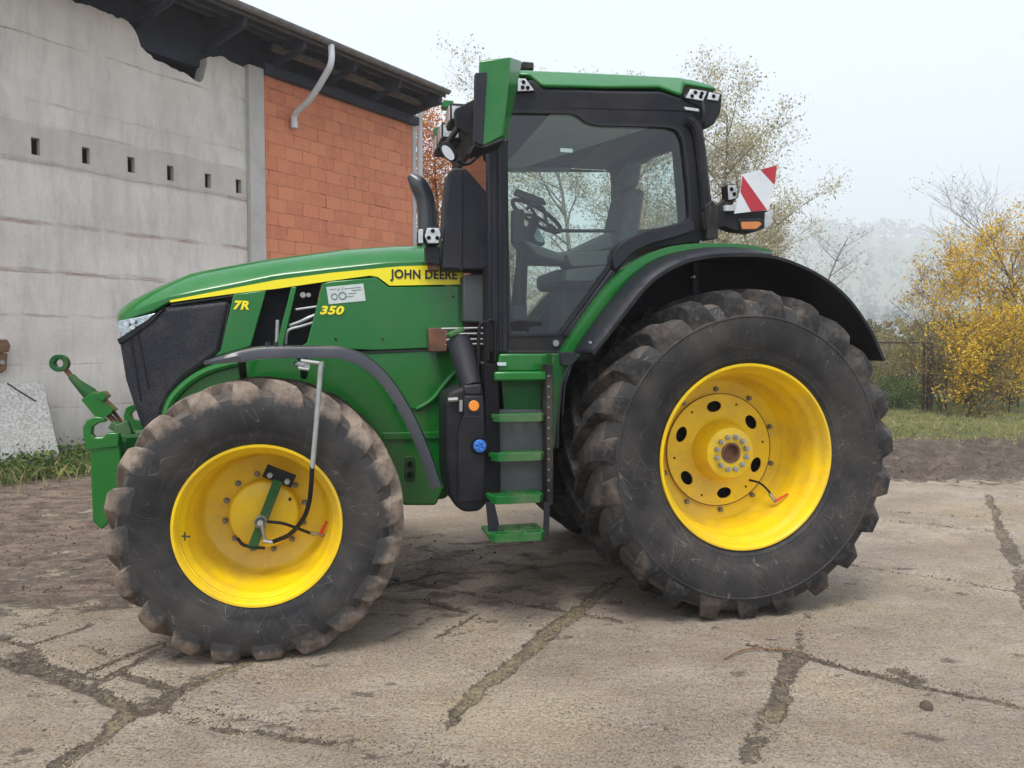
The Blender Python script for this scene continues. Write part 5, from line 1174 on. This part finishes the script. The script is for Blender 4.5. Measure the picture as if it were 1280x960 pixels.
def tree(name, x, y, h, spread, label, cat, leafm, barkm='bark', nleaf=4000, lsize=.07, seed=1, trunk_r=.12, group=None, levels=4, nb=6, start=.25, lean=0, droop=0, bare=0, clump=.22, up=.9):
    rs = random.Random(seed); z0 = gz(x, y) - .05
    root = empty(name, (x, y, z0)); tag(root, label, cat, group)
    tm = MB(); tips = []
    def grow(p, d, ln, r, lv):
        pts = [p]; q = p.copy(); dd = d.copy(); n = 4 if lv else 8
        for i in range(n):
            dd = (dd + Vector((rs.gauss(0, .10), rs.gauss(0, .10), rs.gauss(0, .06) + (.05 if lv else .02) * up - droop * .06 * lv))).normalized(); q = q + dd * ln / n; pts.append(q.copy())
        rr = [max(.0025, r * (1 - .8 * i / n)) for i in range(n + 1)]
        tm.tube(pts, rr, 6 if lv == 0 else (5 if lv == 1 else 3), cap=False)
        if lv >= levels - 1:
            tips.extend(pts[1:]); return
        if lv >= 1: tips.extend(pts[2:])
        k = nb * 2 + 2 if lv == 0 else nb
        for j in range(k):
            t = start + (1 - start) * (j + rs.random() * .8) / k if lv == 0 else .2 + .8 * (j + rs.random()) / k
            f = min(n - .001, t * n); i = int(f); pp = pts[i].lerp(pts[i + 1], f - i)
            ang = rs.random() * 6.283; sp = .55 + rs.random() * .5
            side = Vector((math.cos(ang), math.sin(ang), 0)); base = (pts[i + 1] - pts[i]).normalized()
            nd = (base * (1 - sp * .55) + side * sp + Vector((0, 0, .18 * up))).normalized()
            if lv == 0: l2 = spread * (1.15 - .75 * abs(t - .45)) * rs.uniform(.7, 1.1)
            else: l2 = ln * rs.uniform(.38, .62)
            grow(pp, nd, l2, rr[i] * (.5 if lv == 0 else .55), lv + 1)
    grow(Vector((0, 0, 0)), Vector((lean, 0, 1)).normalized(), h, trunk_r, 0)
    tm.build('trunk', barkm, root, smooth=60)
    if nleaf:
        lv = Leaves(); cl = [(rs.choice(tips), rs.random()) for _ in range(max(8, nleaf // 9))]
        for i in range(nleaf):
            c, tint = cl[rs.randrange(len(cl))]
            p = c + Vector((rs.gauss(0, clump), rs.gauss(0, clump), rs.gauss(0, clump * .8)))
            lv.leaf(p, lsize * rs.uniform(.6, 1.25), min(1, max(0, tint * .7 + rs.random() * .4 - .05)))
        lv.build('crown', leafm, root)
    return root
def at_px(px, d):  # ground spot seen at column px, d metres away
    return ((px - 640) / F_PX * d, d)
def hgt(py, d): return CAM_H + (434 - py) / F_PX * d
# tall trees behind the tractor, leaves coloured pale as if backlit
spec = [(742, 21, 132, 3.0, 'tall pale backlit tree seen through the cab door glass'), (676, 23, 260, 1.3, 'shorter pale tree seen low through the cab, nearer the barn'), (838, 20, 82, 1.7, 'tallest pale backlit tree rising over the cab roof'),
        (890, 21, 150, 2.3, 'pale backlit tree behind the red and white warning board'), (950, 22, 215, 2.0, 'low pale tree over the rear mudguard, sloping down to the fog')]
for i, (px, d, top, sp, lab) in enumerate(spec):
    x, y = at_px(px, d); tree('ash_tree', x, y, hgt(top, d), sp, lab, 'tree', 'leaf_backlit', 'pale_bark', nleaf=23000 if i != 1 else 15000, lsize=.072, seed=11 + i, trunk_r=.11, group='pale trees behind the tractor', levels=4, nb=8, start=.08, clump=.17)
x, y = at_px(1012, 25); tree('bare_tree', x, y, hgt(285, 25), 1.2, 'small brownish tree with thin twigs at the end of the pale trees', 'tree', 'leaf_brown', 'pale_bark', nleaf=500, lsize=.07, seed=31, trunk_r=.07, nb=6, start=.15)
x, y = at_px(556, 26); tree('ash_tree', x, y, hgt(245, 26), .8, 'slim pale backlit tree rising over the orange one beside the barn', 'tree', 'leaf_backlit', 'pale_bark', nleaf=9000, lsize=.07, seed=19, trunk_r=.08, group='pale trees behind the tractor', nb=7, start=.1, clump=.17)
x, y = at_px(548, 23); tree('maple_tree', x, y, hgt(178, 23), 1.3, 'tree with orange and red autumn leaves between barn and cab', 'tree', 'leaf_orange', 'bark', nleaf=18000, lsize=.085, seed=41, trunk_r=.10, nb=6, start=.08, clump=.28)
x, y = at_px(592, 27); tree('maple_tree', x, y, hgt(205, 27), 1.7, 'rust coloured tree seen through the cab windscreen', 'tree', 'leaf_orange', 'bark', nleaf=9000, lsize=.085, seed=43, trunk_r=.10, nb=6, start=.08, clump=.28)
# shrubs on the right
sh = [(1184, 19.0, 335, 1.2, 'leaf_yellow', 3900, 'yellow-leaved shrub right behind the rusty gate post'), (1232, 19.6, 312, 1.3, 'leaf_yellow', 3800, 'taller golden shrub between the gate post and the bare tree'),
      (1275, 20.2, 296, 1.4, 'leaf_yellow', 4300, 'golden shrub cut by the picture edge under the bare tree'), (1165, 22.5, 335, 1.1, 'leaf_brown', 800, 'thin half-bare sapling behind the gate rail')]
sh += [(1158, 20.5, 352, 1.0, 'leaf_yellow', 1300, 'loose half-bare yellow shrub on the mudguard side of the gate post'), (1212, 17.6, 408, .9, 'leaf_yellow', 2600, 'low yellow bush in front of the taller shrubs, next to the post'), (1262, 18.2, 398, 1.0, 'leaf_yellow', 2900, 'low yellow bush in front at the picture edge'),
       (1178, 18.6, 440, .7, 'leaf_brown', 900, 'knee-high brown bush at the foot of the gate post'), (1235, 17.4, 455, .8, 'leaf_brown', 1100, 'knee-high brown bush between the two low yellow ones')]
for i, (px, d, top, sp, lm, nl, lab) in enumerate(sh):
    for k in range(1):
        x, y = at_px(px, d); tree('autumn_shrub', x, y, hgt(top, d), sp, lab, 'shrub', lm, 'bark', nleaf=nl, lsize=.078, seed=51 + i, trunk_r=.024, nb=6, start=.02, levels=4, group='autumn shrubs beyond the gate', clump=.16, up=1.6)
x, y = at_px(1322, 20); tree('bare_tree', x, y, 5.9, 2.6, 'bare spiky tree reaching in over the golden shrubs', 'tree', 'leaf_brown', 'bark', nleaf=160, lsize=.07, seed=71, trunk_r=.08, nb=7, start=.2, levels=4, up=1.3)
# brambles under them
def bush(px, d, top, w, lm, n, lab, seed, ls=.06, grp='brambles and low bushes at the yard edge'):
    rs = random.Random(seed); x, y = at_px(px, d); h = hgt(top, d); root = empty('bramble_bush', (x, y, gz(x, y) - .03)); tag(root, lab, 'bush', grp)
    tm = MB(); lv = Leaves(); cl = []
    for i in range(34):
        a = rs.random() * 6.28; rr = w * rs.random() ** .6; hh = h * (1 - .45 * (rr / w) ** 2) * rs.uniform(.55, 1.08)
        e = Vector((math.cos(a) * rr, math.sin(a) * rr * .7, hh)); mdd = Vector((e.x * .45, e.y * .45, hh * .65)); tm.tube([(0, 0, 0), mdd, e], [.012, .008, .003], 3, cap=False)
        for t in (.35, .55, .75, .9, 1): cl.append((mdd.lerp(e, t) if t > .5 else mdd * t * 1.6, rs.random()))
    for i in range(n):
        c, t = rs.choice(cl); lv.leaf(c + Vector((rs.gauss(0, .14), rs.gauss(0, .14), rs.gauss(0, .12))), ls * rs.uniform(.6, 1.3), min(1, t * .7 + rs.random() * .3))
    tm.build('stems', 'bark', root); lv.build('foliage', lm, root)
bush(1224, 20.8, 425, 1.6, 'leaf_olive', 2600, 'olive bush tangled under the golden shrubs', 14)
bush(1120, 19.5, 470, 1.0, 'leaf_green', 2600, 'dark green bramble bush between rear tyre and gate post', 1)
bush(1085, 20.5, 455, 1.1, 'leaf_olive', 2200, 'olive bush half hidden by the rear tyre', 2)
bush(1142, 23.5, 428, 1.5, 'leaf_brown', 2200, 'brownish bush behind the gate rail', 3, .07)
bush(1205, 21.5, 440, 1.3, 'leaf_brown', 1800, 'brown bush under the yellow shrubs', 4)
bush(1262, 21.5, 432, 1.5, 'leaf_brown', 1800, 'dull brown bush at the picture edge under golden shrubs', 5)
bush(1105, 32, 395, 2.4, 'leaf_olive', 3000, 'olive thicket farther off over the gate rail', 6, .10)
bush(1175, 36, 372, 3.4, 'leaf_brown', 4200, 'large brownish thicket behind the yellow shrubs', 7, .11)
bush(1250, 34, 370, 3.4, 'leaf_brown', 3600, 'large thicket at the picture edge behind the golden shrubs', 8, .11)
bush(1050, 30, 400, 2.6, 'leaf_brown', 2600, 'thicket just over the rear mudguard', 9, .10)
bush(690, 27, 400, 3.2, 'leaf_olive', 4200, 'olive hedge seen low through the cab door glass', 10, .10)
bush(590, 27, 400, 3.0, 'leaf_olive', 3000, 'olive hedge between barn and cab', 11, .10)
bush(790, 28, 395, 3.4, 'leaf_olive', 3000, 'olive hedge behind the driver seat', 12, .10)
# conifers in the fog
for i, (px, d, top) in enumerate(()):
    x, y = at_px(px, d); z0 = gz(x, y); h = hgt(top, d) - z0; root = empty('spruce_tree', (x, y, z0)); rs = random.Random(90 + i)
    tag(root, ('broad', 'tallest', 'narrow', 'leaning', 'short', 'pointed', 'faint')[i] + ' dark spruce standing in the fog beyond the thicket' + (', nearest the mudguard', ' of the three, in the middle', ' on the yellow shrubs side')[i], 'tree', 'spruces in the fog')
    tm = MB(); tm.tube([(0, 0, 0), (0, 0, h)], [.18, .02], 6); tm.build('trunk', 'bark', root); lv = Leaves()
    for k in range(2200):
        t = rs.random() ** .8; a = rs.random() * 6.28; r_ = (1 - t) * h * (.42 + .14 * math.sin(t * 23 + i * 2) + .10 * math.sin(a * 3 + t * 9)) * rs.random() ** .5 + .05; lv.leaf((math.cos(a) * r_, math.sin(a) * r_, h * (.08 + .92 * t)), .42 * rs.uniform(.6, 1.2), rs.random(), asp=.5)
    lv.build('crown', 'conifer', root)
# woodland on the slopes
def wood(name, n, x0, x1, y0, y1, mat, hmin, hmax, seed, label, cat, dens):
    rs = random.Random(seed); lv = Leaves()
    for i in range(n):
        x = rs.uniform(x0, x1); y = rs.uniform(y0, y1)
        if vn(np.array([x / 30.]), np.array([y / 30.]), 7)[0] < dens: continue
        z = gz(x, y); h = rs.uniform(hmin, hmax); t0 = rs.random()
        nk = 26 if y0 > 200 else 80; q_ = 1 if y0 > 200 else .48
        for k in range(nk):
            t = rs.random(); r_ = h * .34 * math.sqrt(max(0, 1 - (t * 2 - .9) ** 2 * .7)); a = rs.random() * 6.28; rr = r_ * rs.random() ** .5
            lv.leaf((x + math.cos(a) * rr, y + math.sin(a) * rr, z + h * (.15 + .85 * t)), h * .22 * q_ * rs.uniform(.6, 1.3), min(1, t0 * .8 + rs.random() * .25), asp=.8)
    o = lv.build(name, mat); tag(o, label, cat, kind='stuff')
wood('distant_woodland', 520, 20, 105, 60, 125, 'leaf_brown', 5, 9, 3, 'brown and olive woodland fading into the fog beyond the yard', 'woodland', .25)
wood('dark_woodland', 90, 27, 62, 66, 110, 'leaf_dusk', 6, 9.5, 12, 'darker clump of trees in the haze over the mudguard tip', 'woodland', -1)
wood('hillside_forest', 2600, 100, 1300, 400, 1500, 'conifer', 16, 28, 4, 'forest on the hill almost lost in the fog', 'forest', .35)

# ---- gate post and rail
P = empty('gate_post', (*at_px(1163, 19.0), 0)); d = 19.0
tag(P, 'rusty steel gate post with a thin pipe rail beside yellow shrubs', 'gate post')
zp = hgt(429, d)
m = MB(); m.box(-.07, .06, -.05, .05, -.1, zp); m.build('post', 'rust_dark', P, bevel=.01)
m = MB(); m.box(-.19, -.13, -.03, .03, -.1, zp); m.build('hinge_upright', 'rust_dark', P, bevel=.006)
m = MB(); m.tube([(-2.6, 0, zp + .03), (-.05, 0, zp + .01)], .026, 10); m.build('rail', 'rust_dark', P)
m = MB(); m.tube([(-.20, 0, zp * .3), (-.05, 0, zp * .3)], .02, 8); m.build('hinge', 'rusty', P)

# ---- grass and weeds
def blades(name, spots, hgts, mat, label, cat, w=.006):
    vs = []; fs = []; tn = []
    for (x, y, t) in spots:
        h = rnd.uniform(*hgts); z = gz(x, y) - .005; a = rnd.random() * 6.28; ww = w * rnd.uniform(.7, 1.4); dx, dy = math.cos(a) * ww, math.sin(a) * ww
        lx, ly = rnd.gauss(0, .35) * h, rnd.gauss(0, .35) * h; k = len(vs)
        vs += [(x - dx, y - dy, z), (x + dx, y + dy, z), (x + lx * .4 + dx * .7, y + ly * .4 + dy * .7, z + h * .6), (x + lx, y + ly, z + h)]; fs += [(k, k + 1, k + 2), (k, k + 2, k + 3)]; tn += [t] * 4
    me = bpy.data.meshes.new(name); me.from_pydata(vs, [], fs); me.materials.append(M[mat]); at = me.attributes.new('tint', 'FLOAT', 'POINT'); at.data.foreach_set('value', tn); me.update()
    o = bpy.data.objects.new(name, me); COL.objects.link(o); tag(o, label, cat, kind='stuff'); return o
sp = []
while len(sp) < 52000:
    y = rnd.uniform(12.8, 24); x = rnd.uniform(.40, .72) * y
    q = float(vn(np.array([x * 1.4]), np.array([y * 1.4]), 9)[0]); e = 13.0 + q * 1.3
    if y < e and rnd.random() > .12: continue
    if rnd.random() < q * .8 + .25: sp.append((x, y, min(1, rnd.random() * .6 + q * .4)))
blades('grass', sp, (.03, .11), 'grass_blade', 'rough grass verge along the far edge of the yard', 'grass')
lv = Leaves()
for i in range(1300):
    y = rnd.uniform(12.6, 19); x = rnd.uniform(.40, .70) * y; lv.leaf((x, y, gz(x, y) + rnd.uniform(.01, .07)), rnd.uniform(.025, .06), rnd.random(), up=3)
o = lv.build('fallen_leaves', 'leaf_litter'); tag(o, 'fallen yellow leaves scattered over the grass verge', 'leaves', kind='stuff')
# weeds at the foot of the wall
lv = Leaves(); stem = []
for i in range(330):
    px = rnd.uniform(-30, 120); u = W(px, 580, -.5)[0] + rnd.uniform(-.3, .3); off = -abs(rnd.gauss(.35, .35)) - .05; c = wl(u, off, 0); h = rnd.uniform(.10, .34) * (1.25 if rnd.random() < .3 else 1)
    tn = rnd.random() ** 1.3
    for k in range(26):
        t = rnd.random(); lv.leaf(c + Vector((rnd.gauss(0, .09), rnd.gauss(0, .09), h * t + .01)), rnd.uniform(.03, .075), min(1, tn * .8 + rnd.random() * .2), up=1.2, asp=.75)
o = lv.build('weeds', 'weed_leaf'); tag(o, 'green nettles and weeds along the foot of the concrete wall', 'weeds', kind='stuff')
ws = []
for i in range(5200):
    u = W(rnd.uniform(-40, 150), 580, -.5)[0]; p = wl(u, -abs(rnd.gauss(.30, .38)) - .04, 0); ws.append((p.x, p.y, rnd.random()))
blades('wall_grass', ws, (.06, .26), 'grass_blade', 'tufts of tall grass among the weeds under the concrete wall', 'grass', .004)
# litter on the yard: straw, clods
def ground_bits(name, n, mat, label, cat, sz, kind, zone):
    mb = MB()
    for i in range(n):
        x, y = zone(); z = gz(x, y); s_ = rnd.uniform(*sz) * (.6 + y * .04)
        if kind == 'straw':
            a = rnd.random() * 6.28; l = s_ * 4; mb.obox((x - math.cos(a) * l / 2, y - math.sin(a) * l / 2, z + .003), (x + math.cos(a) * l / 2, y + math.sin(a) * l / 2, z + .006), .0022, .0016)
        else:
            n_ = 6; vs = [(x + math.cos(k * 1.047 + i) * s_ * rnd.uniform(.6, 1.1), y + math.sin(k * 1.047 + i) * s_ * rnd.uniform(.6, 1.1), z - .004) for k in range(n_)]
            vs += [(x + math.cos(k * 1.047 + i) * s_ * rnd.uniform(.3, .7), y + math.sin(k * 1.047 + i) * s_ * rnd.uniform(.3, .7), z + s_ * rnd.uniform(.25, .7)) for k in range(n_)] + [(x, y, z + s_ * .7)]
            mb.add(vs, [(k, (k + 1) % 6, 6 + (k + 1) % 6, 6 + k) for k in range(6)] + [(6 + k, 6 + (k + 1) % 6, 12) for k in range(6)])
    o = mb.build(name, mat, smooth=60); tag(o, label, cat, kind='stuff')
def zn_yard():
    y = 2.5 + 8 * rnd.random() ** 1.5; return (rnd.uniform(-.72, .72) * y, y)
def zn_joint():
    a, b, w_, k = J[rnd.randrange(len(J))]; t = rnd.random(); p = G(a[0] + (b[0] - a[0]) * t, a[1] + (b[1] - a[1]) * t); return (p[0] + rnd.gauss(0, .05), p[1] + rnd.gauss(0, .05))
def zn_mud():
    while True:
        y = rnd.uniform(3.2, 12.5); x = rnd.uniform(-.72, .72) * y
        if rnd.random() < float(mud[int(np.clip(np.searchsorted(gy_, y), 1, ny - 1)), int(np.clip(np.searchsorted(gx, x), 1, nx - 1))]) ** 1.5: return (x, y)
ground_bits('straw', 6500, 'straw_mat', 'bits of straw and chaff trodden over the concrete yard', 'straw', (.003, .010), 'straw', zn_yard)
ground_bits('mud_clods', 3600, 'clod', 'crumbled clods of mud across the yard', 'mud', (.004, .022), 'clod', zn_mud)
ground_bits('gravel', 5000, 'grit', 'pale grit and tiny stones scattered over the concrete', 'grit', (.0012, .005), 'clod', zn_yard)
ground_bits('yard_crumbs', 7000, 'clod', 'fine dark crumbs of soil on the concrete', 'soil', (.0015, .007), 'clod', zn_yard)
ground_bits('joint_soil', 2600, 'clod', 'crumbs of soil along the slab joints', 'soil', (.002, .010), 'clod', zn_joint)
x, y = G(1158, 886); m = MB(); m.tube([(0, 0, 0), (0.0, 0.0, .02), (0, 0, .035)], [.03, .026, .012], 7); o = m.build('mud_lump', 'clod', None, loc=(x, y, gz(x, y))); tag(o, 'single dark mud lump on the concrete in front of the rear wheel', 'mud lump')
ax_, ay_ = G(905, 826); bx_, by_ = G(990, 816)
m = MB(); m.tube(smooth_path([(ax_, ay_, .012), ((ax_ + bx_) / 2 - .03, (ay_ + by_) / 2 + .06, .02), (bx_, by_, .014)], 5), .004, 6); o = m.build('twig', 'wood_old'); tag(o, 'thin curved twig lying by the slab joint in front of the rear wheel', 'twig')

# ================================================================== AIR, SKY, LIGHT
hz = MB(); hz.box(-2400, 2400, -70, 2100, -9, 340); 
hm = bpy.data.materials.new('haze'); hm.use_nodes = True; nt = hm.node_tree; nt.nodes.clear(); o_ = nt.nodes.new('ShaderNodeOutputMaterial'); pv = nt.nodes.new('ShaderNodeVolumePrincipled')
pv.inputs['Color'].default_value = (.93, .95, .97, 1); pv.inputs['Density'].default_value = HAZE; pv.inputs['Anisotropy'].default_value = .0
nt.links.new(pv.outputs[0], o_.inputs['Volume']); M['haze'] = hm
o = hz.build('haze', 'haze', smooth=0); tag(o, 'thin fog filling the valley and hiding the far hill', 'fog', kind='stuff')
w = bpy.data.worlds.new('World'); scene.world = w; w.use_nodes = True; nt = w.node_tree; s = N(nt)
bg = nt.nodes['Background']; sky = s.node('TexSky'); sky.sky_type = 'NISHITA'; sky.sun_disc = False
SE, SR = R(66), R(200)
sky.sun_elevation = SE; sky.sun_rotation = SR; sky.dust_density = 6; sky.air_density = 1.0; sky.ozone_density = .6; sky.altitude = 200
hs = s.node('HueSaturation'); hs.inputs['Saturation'].default_value = .30; hs.inputs['Value'].default_value = 1.0
s.l.new(sky.outputs[0], hs.inputs['Color'])
cl = s.mix(.62, hs.outputs[0], (6.3, 7.4, 8.8))          # even overcast
s.l.new(cl, bg.inputs[0]); bg.inputs[1].default_value = .088
sd_ = bpy.data.lights.new('sun', 'SUN'); sd_.energy = 1.5; sd_.angle = R(22); sd_.color = (1, .97, .93)
so = bpy.data.objects.new('sun', sd_); COL.objects.link(so)
dirv = Vector((math.sin(SR) * math.cos(SE), math.cos(SR) * math.cos(SE), math.sin(SE)))
so.rotation_euler = dirv.to_track_quat('Z', 'Y').to_euler(); so.location = dirv * 30
scene.view_settings.view_transform = 'Standard'; scene.view_settings.look = 'None'; scene.view_settings.gamma = 1; scene.view_settings.exposure = EXPOSURE
scene.cycles.volume_bounces = 2; scene.cycles.max_bounces = 8; scene.cycles.transparent_max_bounces = 24; scene.cycles.diffuse_bounces = 3; scene.cycles.glossy_bounces = 3
scene.cycles.use_denoising = True
scene.cycles.volume_step_rate = 10; scene.cycles.volume_max_steps = 64
